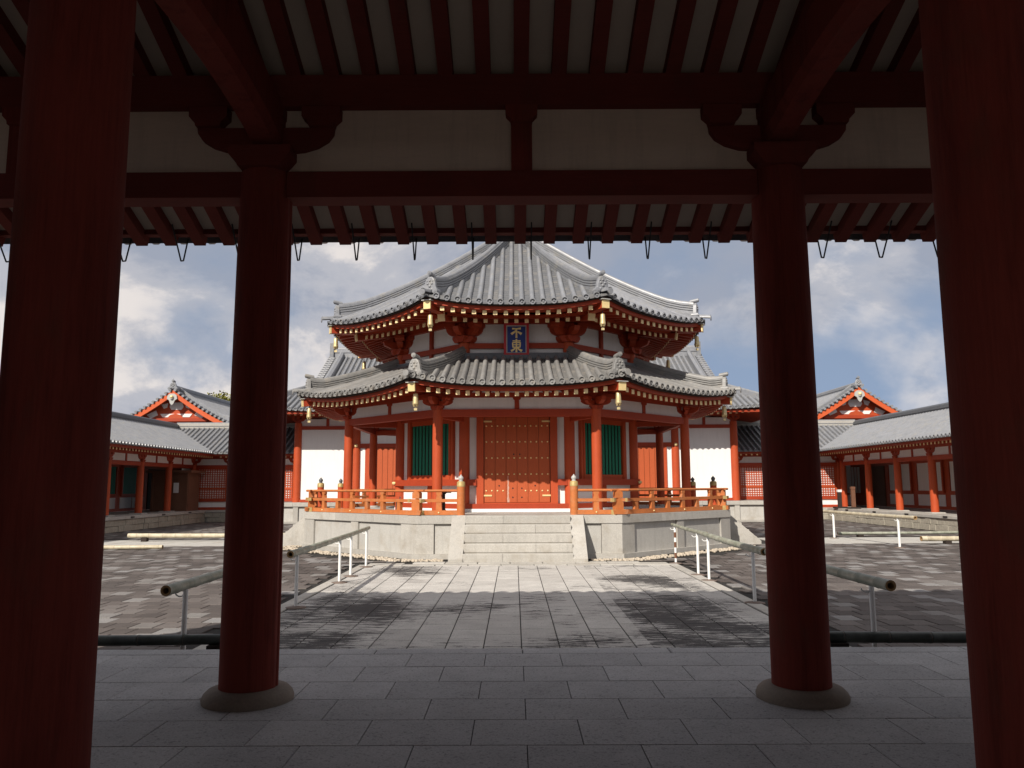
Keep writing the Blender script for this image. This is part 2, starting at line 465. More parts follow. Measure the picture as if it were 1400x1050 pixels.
def bracket(mb, o, ux, dep, sc=1.0, arm=1.0):
    """bearing block, boat-shaped arm and three small blocks; o = top of the column"""
    o, ux, dep = Vector(o), Vector(ux).normalized(), Vector(dep).normalized()
    uz = Vector((0, 0, 1))

    def sym(h):
        return [(x * sc, z * sc) for x, z in h] + [(-x * sc, z * sc) for x, z in h[::-1]]
    mb.prism(sym([(0.16, 0), (0.175, 0.03), (0.205, 0.06), (0.2375, 0.10), (0.2375, 0.165)]), o, ux, uz, dep * 0.46 * sc)
    a = arm
    mb.prism(sym([(0.14, 0.165), (0.30 * a, 0.178), (0.41 * a, 0.212), (0.49 * a, 0.262), (0.53 * a, 0.32), (0.535 * a, 0.365)]), o, ux, uz, dep * 0.17 * sc)
    for x in (-0.44 * a, 0, 0.44 * a):
        mb.prism(sym([(0.095, 0.365), (0.105, 0.40), (0.148, 0.44), (0.15, 0.52)]), o + ux * x * sc, ux, uz, dep * 0.27 * sc)
    return mb


# ------------------------------------------------------------------ ground, path, pavers
structure(MB().add([(-1500, -600, -0.03), (1500, -600, -0.03), (1500, 3000, -0.03), (-1500, 3000, -0.03)], [(0, 1, 2, 3)]).build('ground', 'ground'))
FLOOR_Y1 = 7.90
G = 0.20

courtyard = structure(MB().add([(-16, 7.92, -0.02), (16, 7.92, -0.02), (16, 41.2, -0.02), (-16, 41.2, -0.02)], [(0, 1, 2, 3)]).build('courtyard_pavement', 'joint'))
path = structure(MB().box(-3.62, 3.62, 7.92, 18.5, -0.018, -0.008).build('stone_path', 'joint'))

# path slabs: long rows running to the hall, cross joints staggered
slab_me = {}


def slab_mesh(w, l, h, mat, c=0.006):
    k = (round(w, 3), round(l, 3), mat)
    if k not in slab_me:
        slab_me[k] = MB().box(-w / 2, w / 2, -l / 2, l / 2, -0.05, h, c).mesh('slab', mat)
    return slab_me[k]


for i in range(-8, 8):
    x = (i + 0.5) * PW
    y = 7.92 - (PL / 2 if i % 2 else 0.0)
    while y < 17.98:
        y0, y1 = max(y, 7.92), min(y + PL, 17.98)
        if y1 - y0 > 0.12:
            inst(slab_mesh(PW - 0.012, y1 - y0 - 0.008, random.uniform(0.0, 0.002), 'path_slab'), 'path_slab', path, (x, (y0 + y1) / 2, random.uniform(-0.0015, 0.0015)))
        y += PL
for s in (-1, 1):
    y = 7.92
    while y < 18.1:
        y1 = min(y + 1.4, 18.2)
        inst(slab_mesh(0.20, y1 - y - 0.008, 0.012, 'granite', 0.008), 'kerb_stone', path, (s * 3.48, (y + y1) / 2, 0))
        y += 1.4
# landing strips before the steps
for j, (ya, yb) in enumerate(((17.99, 18.25), (18.26, 18.62))):
    x = -2.6 + 0.2 * j
    while x < 2.5 - 0.2 * j:
        inst(slab_mesh(0.72, yb - ya - 0.01, 0.012 + 0.02 * j, 'granite', 0.008), 'landing_slab', path, (x + 0.37, (ya + yb) / 2, 0))
        x += 0.74
for s in (-1, 1):
    inst(slab_mesh(0.8, 0.55, 0.012, 'granite', 0.008), 'landing_slab', path, (s * 3.0, 18.27, 0))

# brown pavers: 300 single ones that show largest, the others as one piece
OCT_Y = 25.75
far_pavers = MB()
cross_slabs = MB()
near_n = 0
cand = []
row = 0
y = 7.92
while y < 40.6:
    sh = -0.5 * (row % 2)
    for c in range(-53, 54):
        x0 = (c + sh) * VW
        x1 = x0 + VW
        xm = (x0 + x1) / 2
        if abs(xm) > 15.9 or (abs(xm) < 3.62 + VW / 2 and y < 18.65):
            continue
        if math.hypot(xm, y + VL / 2 - OCT_Y) < 7.3:
            continue
        if 24.1 < y < 27.1:
            continue
        cand.append((x0, y))
    y += VL
    row += 1


def in_view(x, y):
    z = y * math.cos(R(7.386)) - 1.75 * math.sin(R(7.386))
    px = 704 + x * 1080 / z
    return 120 < px < 302 or 378 < px < 1050 or 1128 < px < 1320


cand.sort(key=lambda p: (not in_view(p[0] + VW / 2, p[1] + VL / 2), p[1]))
pv = [MB().box(-VW / 2 + 0.005, VW / 2 - 0.005, -VL / 2 + 0.005, VL / 2 - 0.005, -0.05, 0.0, 0.006).mesh('paver', 'paver')]
for k, (x0, y0) in enumerate(cand):
    dz = random.uniform(-0.004, 0.003)
    if k < 300:
        inst(pv[0], 'paver', courtyard, (x0 + VW / 2, y0 + VL / 2, dz))
    elif y0 < 15:
        far_pavers.box(x0 + 0.005, x0 + VW - 0.005, y0 + 0.005, y0 + VL - 0.005, -0.03, dz, 0.006)
    else:
        far_pavers.add([(x0 + 0.006, y0 + 0.006, dz), (x0 + VW - 0.006, y0 + 0.006, dz), (x0 + VW - 0.006, y0 + VL - 0.006, dz), (x0 + 0.006, y0 + VL - 0.006, dz)], [(0, 1, 2, 3)])
far_pavers.build('pavers', 'paver', courtyard, 'stuff')
for s in (-1, 1):
    x = 8.0
    while x < 15.8:
        for y in (24.25, 24.95, 25.65, 26.35):
            cross_slabs.box(min(s * x, s * (x + 0.78)), max(s * x, s * (x + 0.78)), y, y + 0.69, -0.03, 0.004 + random.uniform(-.002, .002), 0.006)
        x += 0.79
cross_slabs.build('cross_path', 'granite_panel', None, 'structure')

# pebble strip round the stone platform
peb = MB()
for k in (0, 1, 7, 2, 6):
    a = k * PI / 4
    for _ in range(420):
        u = random.uniform(-2.75, 2.75)
        r = random.uniform(6.42, 6.85)
        if k == 0 and abs(u) < 1.75 or k in (2, 6) and abs(u) < 1.75:
            continue
        x = u * math.cos(a) + r * math.sin(a)
        yy = u * math.sin(a) - r * math.cos(a) + OCT_Y
        sz = random.uniform(0.022, 0.05)
        peb.sphere((x, yy, sz * 0.35), sz, 6, 4, (1, random.uniform(0.7, 1.2), 0.7))
peb.build('pebbles', 'pebble', None, 'stuff')

# ------------------------------------------------------------------ gate floor
floor = structure(MB().box(-7.2, 7.2, -5.2, 7.87, -0.02, G - 0.012).build('gate_floor', 'joint'))
row = 0
y1 = 7.647
while y1 > -1.0:
    y0 = y1 - GS_L
    x = -GS_W * 10 - (GS_W / 2 if row % 2 == 0 else 0)
    while x < GS_W * 10:
        xm = x + GS_W / 2
        vis = y1 > 4.2 and abs(xm) < 0.68 * y1 + 0.8
        if abs(xm) < 7.0 and vis:
            inst(slab_mesh(GS_W - 0.006, GS_L - 0.006, 0.0, 'gate_slab', 0.003), 'floor_slab', floor, (xm, (y0 + y1) / 2, G + random.uniform(-0.0012, 0.0012)))
        x += GS_W
    y1 = y0
    row += 1
x = -7.0
while x < 7.0:
    inst(slab_mesh(1.392, 0.25, 0.0, 'gate_slab', 0.01), 'edge_stone', floor, (x + 0.7, 7.775, G))
    x += 1.4
rear = MB().box(-7.0, 7.0, -5.1, 4.2, G - 0.02, G - 0.003)
rear.build('rear_paving', 'gate_slab', floor)

# ------------------------------------------------------------------ the gate we look out of
gate = thing('temple_gate', 'dark red timber temple gate framing the view in deep shade', 'gate', (0, 3.36, 0))
CX = (-6.0, -2.024, 2.024, 6.0)
CY = (-2.06, 3.36, 6.07)
BEAM_B, BEAM_T = 4.0145, 4.225
KETA_B, KETA_T = 4.765, 5.025
cracks = {(-2.024, 6.07): (R(-101),), (2.024, 6.07): (R(-108), R(-88))}
for cx in CX:
    for cy in CY:
        if abs(cx) > 5 and cy == CY[1]:
            continue
        x0 = cx
        xc = math.copysign(abs(cx) + (0.018 if cy == CY[2] and abs(cx) < 5 else 0.004), cx)
        prof = [(0.213, 0.0), (0.213, 3.2), (0.212, BEAM_T - G)] if cy < 5 else [(0.212, 0.0), (0.212, 0.4), (0.212, 1.4), (0.210, 2.4), (0.206, 3.3), (0.20, BEAM_T - G)]
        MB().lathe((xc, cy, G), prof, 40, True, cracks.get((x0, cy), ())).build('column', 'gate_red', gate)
        MB().lathe((xc, cy, G - 0.01), [(0.325, 0.0), (0.33, 0.03), (0.318, 0.062), (0.29, 0.09), (0.25, 0.104), (0.2, 0.107)], 40).build('plinth', 'plinth', gate)
for cy in (-2.06, 6.07):
    for i in range(3):
        xa, xb = CX[i] + 0.17, CX[i + 1] - 0.17
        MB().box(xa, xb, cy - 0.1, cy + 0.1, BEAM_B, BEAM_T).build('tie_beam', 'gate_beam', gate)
        MB().box(CX[i] + .1, CX[i + 1] - .1, cy - 0.03, cy + 0.03, BEAM_T, KETA_B).build('plaster_panel', 'gate_plaster', gate)
        xm = (xa + xb) / 2
        b = MB().box(xm - 0.083, xm + 0.083, cy - 0.085, cy + 0.085, BEAM_T, KETA_B - 0.14)
        b.prism([(-0.083, 0), (-0.088, 0.03), (-0.125, 0.07), (-0.13, 0.14), (0.13, 0.14), (0.125, 0.07), (0.088, 0.03), (0.083, 0)], (xm, cy, KETA_B - 0.14), (1, 0, 0), (0, 0, 1), (0, 0.24, 0))
        b.build('strut', 'gate_red', gate)
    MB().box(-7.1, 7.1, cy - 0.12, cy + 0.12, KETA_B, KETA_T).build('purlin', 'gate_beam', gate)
    for cx in CX:
        bracket(MB(), (cx * (1.0088 if abs(cx) < 5 else 1), cy, BEAM_T), (1, 0, 0), (0, 1, 0), 1.017).build('bracket', 'gate_beam', gate)
for cx in CX[1:3]:
    for ya, yb in ((3.36, 6.07), (-2.06, 3.36)):
        rings = []
        for k in range(13):
            t = k / 12
            arch = 0.16 * math.sin(PI * t) ** 0.8 if 0 < t < 1 else 0
            y = ya + (yb - ya) * t
            zb, zt = 4.385 + arch * 0.9, 4.73 + arch
            rings.append([(cx - 0.085, y, zb), (cx + 0.085, y, zb), (cx + 0.125, y, zb + 0.07), (cx + 0.125, y, zt), (cx - 0.125, y, zt), (cx - 0.125, y, zb + 0.07)])
        MB().loft(rings).build('rainbow_beam', 'gate_red', gate)
SL = 0.376
RID = 2.005
REN = 8.0


def raf_z(y):   # underside of the rafters
    return 5.028 + SL * (5.95 - abs(y - RID) - RID)


rl = MB()
raf_me = None
for s in (1, -1):
    for k in range(-23, 24):
        x = k * 0.3035
        b = MB()
        b.bar((0, 0, raf_z(RID) + 0.05), (0, s * (REN - RID), raf_z(REN) + 0.05), 0.118, 0.11)
        if raf_me is None:
            raf_me = b.mesh('rafter', 'gate_beam')
        inst(raf_me, 'rafter', gate, (x, RID, 0), 0 if s == 1 else PI)
    z0, z1 = raf_z(RID) + 0.112, raf_z(7.93) + 0.112
    MB().add([(-7.2, RID, z0), (7.2, RID, z0), (7.2, RID + s * (7.93 - RID), z1), (-7.2, RID + s * (7.93 - RID), z1),
              (-7.2, RID, z0 + .03), (7.2, RID, z0 + .03), (7.2, RID + s * (7.93 - RID), z1 + .03), (-7.2, RID + s * (7.93 - RID), z1 + .03)],
             [(0, 1, 2, 3), (4, 5, 6, 7), (0, 3, 7, 4), (1, 2, 6, 5), (2, 3, 7, 6)]).build('ceiling_board', 'gate_board', gate)
    ya, yb = sorted((RID + s * (7.90 - RID), RID + s * (8.00 - RID)))
    MB().box(-7.2, 7.2, ya, yb, 4.353, 4.463).build('eave_board', 'gate_beam', gate)
MB().box(-1.8, 1.8, -2.11, -2.01, 3.1, 4.01).build('shading_transom', 'gate_plaster', gate)  # unseen wall over the rear opening, added to darken the interior
MB().box(-7.1, 7.1, RID - .12, RID + .12, 6.25, 6.5).build('ridge_purlin', 'gate_beam', gate)
for s in (-1, 1):
    MB().box(s * 6.0 - .04, s * 6.0 + .04, -1.84, 5.86, G, 4.3).build('shading_side_wall', 'gate_plaster', gate)  # unseen wall, added and sized to keep sun off the visible floor
    MB().prism([(-4.1, 4.77), (4.1, 4.77), (0, 6.4)], (s * 6.0, RID, 0), (0, 1, 0), (0, 0, 1), (0.08, 0, 0)).build('gable_wall', 'gate_plaster', gate)
    MB().box(min(s * 2.2, s * 5.82), max(s * 2.2, s * 5.82), -2.10, -2.02, G, 3.98).build('shading_rear_wall', 'gate_plaster', gate)  # added out of view to cut the light coming from behind

# ------------------------------------------------------------------ tiled slopes


def tiled_slope(zf, re, rt, hw, spacing, lift, roll_r=0.07, course=0.22, nseg=7, disc=True, half=True, usamp=8, T=None, flip=False, split=False, lo_hi=None, lip=0.055):
    """one roof slope in local (u, -r, z): returns pan mesh and a list of cover-tile rows"""
    pan = MB(T, flip)
    lo = (lambda r: -hw(r)) if lo_hi is None else lo_hi[0]
    hi = hw if lo_hi is None else lo_hi[1]
    nc = max(2, int((re - rt) / course))
    prev = None
    for j in range(nc):
        ra, rb = re - (re - rt) * j / nc, re - (re - rt) * (j + 1) / nc
        ring = []
        for r, dz in ((ra, 0.018), (rb, 0.0)):
            l, h = lo(r), hi(r)
            ring.append([(l + (h - l) * i / usamp, -r, zf(r) + lift(l + (h - l) * i / usamp, r) + dz) for i in range(usamp + 1)])
        low = [(x, y, z - (0.02 if j else lip)) for x, y, z in ring[0]]
        n = usamp + 1
        pan.add(low + ring[0] + ring[1], [(q * n + i, q * n + i + 1, (q + 1) * n + i + 1, (q + 1) * n + i) for q in (0, 1) for i in range(usamp)])
    rolls = []
    k0 = 0.5 if half else 0.0
    umax = max(abs(lo(re)), abs(hi(re)))
    us = []
    k = 0
    while (k + k0) * spacing < umax - 0.05:
        us += [(k + k0) * spacing] + ([-(k + k0) * spacing] if (k + k0) > 0 else [])
        k += 1
    for u in sorted(us):
        if not (lo(re) + 0.03 < u < hi(re) - 0.03):
            continue
        r1 = rt
        if not (lo(rt) <= u <= hi(rt)):
            a, b = rt, re
            for _ in range(20):
                m = (a + b) / 2
                if lo(m) <= u <= hi(m):
                    b = m
                else:
                    a = m
            r1 = b
        if re - r1 < 0.12:
            continue
        mb = MB(T, flip)
        ns = max(2, int(nseg * (re - r1) / (re - rt)) + 1)
        rings = []
        for q in range(ns + 1):
            r = re + 0.03 - (re + 0.03 - r1) * q / ns
            e = 0.05
            sl = (zf(r - e) + lift(u, r - e) - zf(r + e) - lift(u, r + e)) / (2 * e)
            nl = math.hypot(1, sl)
            ny, nz = -sl / nl, 1 / nl
            z = zf(r) + lift(u, r) + 0.02
            rings.append([(u + roll_r * math.cos(PI * i / 6), -r + ny * roll_r * math.sin(PI * i / 6) * 1.25, z + nz * roll_r * math.sin(PI * i / 6) * 1.25) for i in range(7)])
        mb.loft(rings, closed=False, smooth=True)
        if disc:
            r = re + 0.032
            z = zf(re) + lift(u, re) + 0.02 + roll_r * 0.15
            c = (u, -r, z)
            rd = roll_r * 1.16
            rgs = []
            for rad, dy in ((rd, 0.03), (rd, -0.014), (rd * 0.80, -0.014), (rd * 0.74, 0.014), (rd * 0.36, 0.014), (rd * 0.28, -0.010), (0.001, -0.010)):
                rgs.append([(u + rad * math.cos(2 * PI * i / 10), -r + dy, z + rad * math.sin(2 * PI * i / 10)) for i in range(10)])
            mb.loft(rgs, cap=False)
        rolls.append((u, mb))
    return pan, rolls


def ogre_tile(w, h, T, mb):
    """ridge-end tile: shield with brow, eyes, snout, a drum tile on top and two drums at the feet. T maps (side, out, up)"""
    out = [(-0.5, 0), (-0.55, 0.12), (-0.46, 0.3), (-0.42, 0.5), (-0.33, 0.72), (-0.18, 0.86), (0, 0.9), (0.18, 0.86), (0.33, 0.72), (0.42, 0.5), (0.46, 0.3), (0.55, 0.12), (0.5, 0)]
    pts = [(x * w, z * h) for x, z in out]
    n = len(pts)
    a = [T(x, -0.05, z) for x, z in pts]
    b = [T(x, 0.04, z) for x, z in pts]
    c = [T(x * 0.82, 0.055, z * 0.86 + 0.05 * h) for x, z in pts]
    mb.add(a + b + c, [tuple(range(n))[::-1]] + [(q * n + i, q * n + (i + 1) % n, (q + 1) * n + (i + 1) % n, (q + 1) * n + i) for q in (0, 1) for i in range(n)] + [tuple(range(2 * n, 3 * n))])

    def lump(x, z, r, o=0.05):
        rings = []
        for k in range(4):
            t = k / 3 * PI / 2 * 0.95
            rings.append([T(x * w + r * w * math.cos(t) * math.cos(2 * PI * i / 8), o + r * w * 0.8 * math.sin(t), z * h + r * w * math.cos(t) * math.sin(2 * PI * i / 8)) for i in range(8)])
        mb.loft(rings, smooth=True)
    for x, z, r in ((-0.17, 0.5, 0.1), (0.17, 0.5, 0.1), (0, 0.36, 0.12), (-0.2, 0.18, 0.13), (0.2, 0.18, 0.13), (0, 0.66, 0.1), (-0.22, 0.64, 0.07), (0.22, 0.64, 0.07), (0, 0.12, 0.1)):
        lump(x, z, r)
    for x, z, r, y0, y1, up in ((0, 1.0, 0.17, -0.16, 0.09, 0.05), (-0.46, 0.08, 0.2, -0.1, 0.10, 0), (0.46, 0.08, 0.2, -0.1, 0.10, 0)):
        for rr, d in ((r, 0), (r * 0.72, 0.012), (r * 0.35, 0.022)):
            rings = []
            for yy in (y0, y1 + d):
                dz = up * (1 if yy > 0 else -0.3)
                rings.append([T(x * w + rr * w * math.cos(2 * PI * i / 12), yy, z * h + dz * 0.6 + rr * w * math.sin(2 * PI * i / 12)) for i in range(12)])
            mb.loft(rings)
    return mb


# ------------------------------------------------------------------ octagonal hall
C8 = Vector((0, OCT_Y, 0))
T22 = math.tan(PI / 8)
hall = thing('octagonal_hall', 'two tiered vermilion octagonal hall with grey tiled roofs on a stone platform', 'temple hall', (0, OCT_Y, 0))
PZ = 1.05           # platform top
RI, RP = 3.56, 5.03  # inner wall and peristyle apothems


def fm(T=None):
    return MB(lambda x, y, z: (x, y, z))


def face_rot(u, r, z, k):
    a = k * PI / 4
    return (u * math.cos(a) + r * math.sin(a), u * math.sin(a) - r * math.cos(a), z)


def hall_part(mb, name, mat, faces=range(8), kind=None, parent=None, label=None):
    """mb in hall-local coordinates for face 0; one copy per face"""
    me = mb.mesh(name, mat)
    out = []
    for k in faces:
        o = inst(me, name, parent or hall, None, k * PI / 4, kind)
        if label:
            o['label'] = label
        out.append(o)
    return out


VIS = (0, 1, 7)
SIDE = (0, 1, 7, 2, 6)
ALL = range(8)
# --- columns (vertex at the right end of each face)
uc = RI * T22
cm = MB().lathe((uc, -RI, PZ), [(0.150, 0), (0.150, 2.2), (0.146, 4.75)], 20)
hall_part(cm, 'column', 'red')
up_ = RP * T22
pm = MB().lathe((up_, -RP, PZ), [(0.135, 0), (0.135, 1.8), (0.128, 2.74)], 20)
hall_part(pm, 'peristyle_column', 'red')
pl = MB().lathe((up_, -RP, PZ - 0.01), [(0.23, 0), (0.22, 0.05), (0.17, 0.07)], 16)
hall_part(pl, 'plinth', 'granite')
# --- peristyle beam, brackets, purlin, radial ties
ZC = 3.77
hall_part(MB().box(-up_ + 0.06, up_ - 0.06, -RP - 0.075, -RP + 0.075, 3.575, 3.765), 'tie_beam', 'red_beam', ALL)
hall_part(MB().box(-up_ - .04, up_ + .04, -RP - 0.07, -RP + 0.07, 4.075, 4.2), 'purlin', 'red_beam', ALL)
hall_part(MB().box(-up_ + .1, up_ - .1, -RP - 0.02, -RP + 0.02, 3.767, 4.073), 'frieze_panel', 'plaster', ALL)
st = MB().box(-0.06, 0.06, -RP - 0.05, -RP + 0.05, 3.765, 4.0)
st.prism([(-0.06, 0), (-0.1, 0.03), (-0.1, 0.075), (0.1, 0.075), (0.1, 0.03), (0.06, 0)], (0, -RP, 4.0), (1, 0, 0), (0, 0, 1), (0, 0.14, 0))
hall_part(st, 'strut', 'red_beam', ALL)
a8 = PI / 8
rad = Vector((math.sin(a8), -math.cos(a8), 0))      # out through the right vertex
tanv = Vector((math.cos(a8), math.sin(a8), 0))
vp = Vector((up_, -RP, 0))
vi = Vector((uc, -RI, 0))
bk = MB()
for d in (Vector((1, 0, 0)), Vector((math.cos(PI / 4), math.sin(PI / 4), 0))):
    bracket(bk, vp + Vector((0, 0, ZC - 0.01)), d, Vector((-d.y, d.x, 0)), 0.60, 1.25)
# boat arm reaching out under the hip rafter
bk.prism([(-0.1, 0.1), (0.28, 0.12), (0.42, 0.2), (0.46, 0.3), (-0.1, 0.3)], vp + Vector((0, 0, ZC)), rad, (0, 0, 1), tanv * 0.12)
hall_part(bk, 'bracket', 'red_beam', ALL)
ra = MB()
p, q = vi + Vector((0, 0, 3.90)), vp + Vector((0, 0, 3.9))
rg = []
for k in range(9):
    t = k / 8
    c = p.lerp(q, t)
    z0, z1 = 3.80 + 0.1 * math.sin(PI * t), 3.98 + 0.1 * math.sin(PI * t)
    rg.append([c + tanv * 0.06 + Vector((0, 0, z0 - c.z)), c + tanv * 0.06 + Vector((0, 0, z1 - c.z)), c - tanv * 0.06 + Vector((0, 0, z1 - c.z)), c - tanv * 0.06 + Vector((0, 0, z0 - c.z))])
ra.loft(rg)
hall_part(ra, 'radial_beam', 'red_beam', ALL)
hall_part(MB().bar(vi + Vector((0, 0, 3.62)), vp + Vector((0, 0, 3.62)), 0.11, 0.15), 'radial_tie', 'red_beam', ALL)

# --- inner walls, lower storey
WD = range(8)
u0 = uc - 0.12
hall_part(MB().box(-u0, u0, -RI + 0.03, -RI + 0.09, PZ, 4.55), 'wall_panel', 'plaster', WD)
hall_part(MB().box(-u0, u0, -RI - 0.10, -RI + 0.03, 3.68, 3.92), 'lintel', 'red_beam', WD)
hall_part(MB().box(-u0 - .1, u0 + .1, -RI - 0.14, -RI + 0.03, PZ + 0.09, PZ + 0.225), 'sill_beam', 'red_beam', WD)
hall_part(MB().box(-u0 - .1, u0 + .1, -RI - 0.17, -RI + 0.1, PZ, PZ + 0.088), 'base_stone', 'plaster', WD)
ZF = PZ + 0.225
doors = [0]
wins = [1, 7, 2, 6]
# window faces
hall_part(MB().box(-u0 - .2, u0 + .2, -RI - 0.19, -RI + 0.03, 1.775, 1.95), 'waist_rail', 'red_beam', wins)
g = MB()
for s in (-1, 1):
    g.sphere((s * (uc + 0.02), -RI - 0.2, 1.86), 0.05, 10, 6)
hall_part(g, 'nail_cover', 'gold', wins)
wf = MB()
for s in (-1, 1):
    wf.box(min(s * 0.87, s * 1.05), max(s * 0.87, s * 1.05), -RI - 0.07, -RI + 0.029, 1.95, 3.68)
wf.box(-0.86, 0.86, -RI - 0.06, -RI + 0.029, 3.55, 3.68)
wf.box(-0.86, 0.86, -RI - 0.06, -RI + 0.029, 1.95, 2.08)
wf.box(-0.95, -0.90, -RI - 0.09, -RI - .07, 1.95, 3.68)
wf.box(0.90, 0.95, -RI - 0.09, -RI - .07, 1.95, 3.68)
wf.box(-0.08, 0.08, -RI - 0.06, -RI + 0.029, ZF, 1.775)
wfo = hall_part(wf, 'window', 'red', wins)
dk = MB().box(-0.86, 0.86, -RI + 0.0, -RI + 0.028, 2.08, 3.55)
lv = MB()
for sgn in (0,):
    lv.prism([(-0.047, 0.0), (0, -0.047), (0.047, 0.0), (0, 0.047)], (0, -RI - 0.02, 2.81), (1, 0, 0), (0, 1, 0), (0, 0, 1.47))
lvm = lv.mesh('louver_bar', 'green')
dkm = dk.mesh('window_backing', 'dark')
for w in wfo:
    inst(dkm, 'window_backing', w)
    for i in range(11):
        o = inst(lvm, 'louver_bar', w)
        o.location = (-0.78 + 0.156 * i, 0, 0)
# door face (only the front is in view; plain boarded walls behind)
for s in (-1, 1):
    hall_part(MB().box(min(s * 0.93, s * 1.13), max(s * 0.93, s * 1.13), -RI - 0.10, -RI + 0.029, ZF, 3.68), 'door_jamb', 'red', doors)
hall_part(MB().box(-0.93, 0.93, -RI - 0.08, -RI + 0.029, ZF, ZF + 0.03), 'door_sill', 'red', doors)
for s in (-1, 1):
    MB().box(min(s * 1.13, s * 1.40), max(s * 1.13, s * 1.40), -RI - 0.15, -RI + 0.03, 1.775, 1.95).build('waist_rail', 'red_beam').parent = hall
door = inst(MB().box(-0.925, 0.925, -RI - 0.03, -RI + 0.02, ZF + 0.03, 3.68).mesh('door', 'dark'), 'door', hall)
pkm = MB().box(-0.148, 0.148, -RI - 0.058, -RI - 0.031, ZF + 0.04, 3.675).mesh('door_plank', 'door')
for i in range(6):
    o = inst(pkm, 'door_plank', door)
    o.location.x = -0.7625 + 0.305 * i
stm = MB().sphere((0, 0, 0), 0.024, 8, 6, (1, 0.8, 1)).mesh('stud', 'gold')
for r_, z in enumerate((3.435, 2.99, 2.54, 2.09, 1.63)):
    for i in range(12):
        if r_ == 4 and 4 <= i <= 6:
            continue
        o = inst(stm, 'stud', door)
        o.location = (-0.855 + i * 0.1555, -RI - 0.06, z)
hm = MB().cyl((0, 0, 0), (0, -0.012, 0), 0.02, 0.02, 10).mesh('nail_hole', 'black')
for x, z in ((-0.12, 1.70), (0.13, 1.70), (-0.12, 1.45), (0.13, 1.45), (-0.5, 1.77), (0.5, 1.77), (-0.09, 2.64), (0.08, 2.64)):
    o = inst(hm, 'nail_hole', door)
    o.location = (x, -RI - 0.054, z)
hgm = MB().box(-0.13, 0.13, -RI - 0.075, -RI - 0.05, -0.022, 0.022).mesh('hinge', 'gold')
for x in (-0.83, 0.83):
    for z in (3.56, 1.50):
        o = inst(hgm, 'hinge', door)
        o.location = (x, 0, z)

# --- upper storey wall
hall_part(MB().box(-uc, uc, -RI + 0.03, -RI + 0.09, 4.56, 6.62), 'upper_wall_panel', 'plaster')
hall_part(MB().box(-u0, u0, -RI - 0.08, -RI + 0.03, 5.64, 5.79), 'upper_tie_beam', 'red_beam')
hall_part(MB().box(-0.055, 0.055, -RI - 0.06, -RI + 0.03, 5.3, 6.38), 'upper_strut', 'red_beam')
bk = MB()
for d in (Vector((1, 0, 0)), Vector((math.cos(PI / 4), math.sin(PI / 4), 0))):
    bracket(bk, vi + Vector((0, 0, 5.80)), d, Vector((-d.y, d.x, 0)), 1.06, 0.92)
bk.prism([(-0.2, 0.17), (0.35, 0.19), (0.55, 0.28), (0.6, 0.4), (-0.2, 0.4)], vi + Vector((0, 0, 5.80)), rad, (0, 0, 1), tanv * 0.17)
hall_part(bk, 'upper_bracket', 'red_beam')
hall_part(MB().box(-uc - .05, uc + .05, -RI - 0.1, -RI + 0.1, 6.352, 6.56), 'upper_purlin', 'red_beam')

# --- roofs


def zu(r):
    t = (5.70 - r) / 5.35
    return 6.47 + 3.42 * (0.78 * t + 0.22 * t * t)


def zl(r):
    t = (6.42 - r) / 2.72
    return 4.27 + 1.06 * (0.86 * t + 0.14 * t * t)


def lift_u(u, r):
    return 0.23 * min(1.3, abs(u) / 2.36) ** 2.6 * max(0.0, min(1.15, (r - 2.2) / 3.5)) ** 1.5


def lift_l(u, r):
    return 0.20 * min(1.3, abs(u) / 2.63) ** 2.6 * max(0.0, min(1.15, (r - 3.7) / 2.65)) ** 1.3


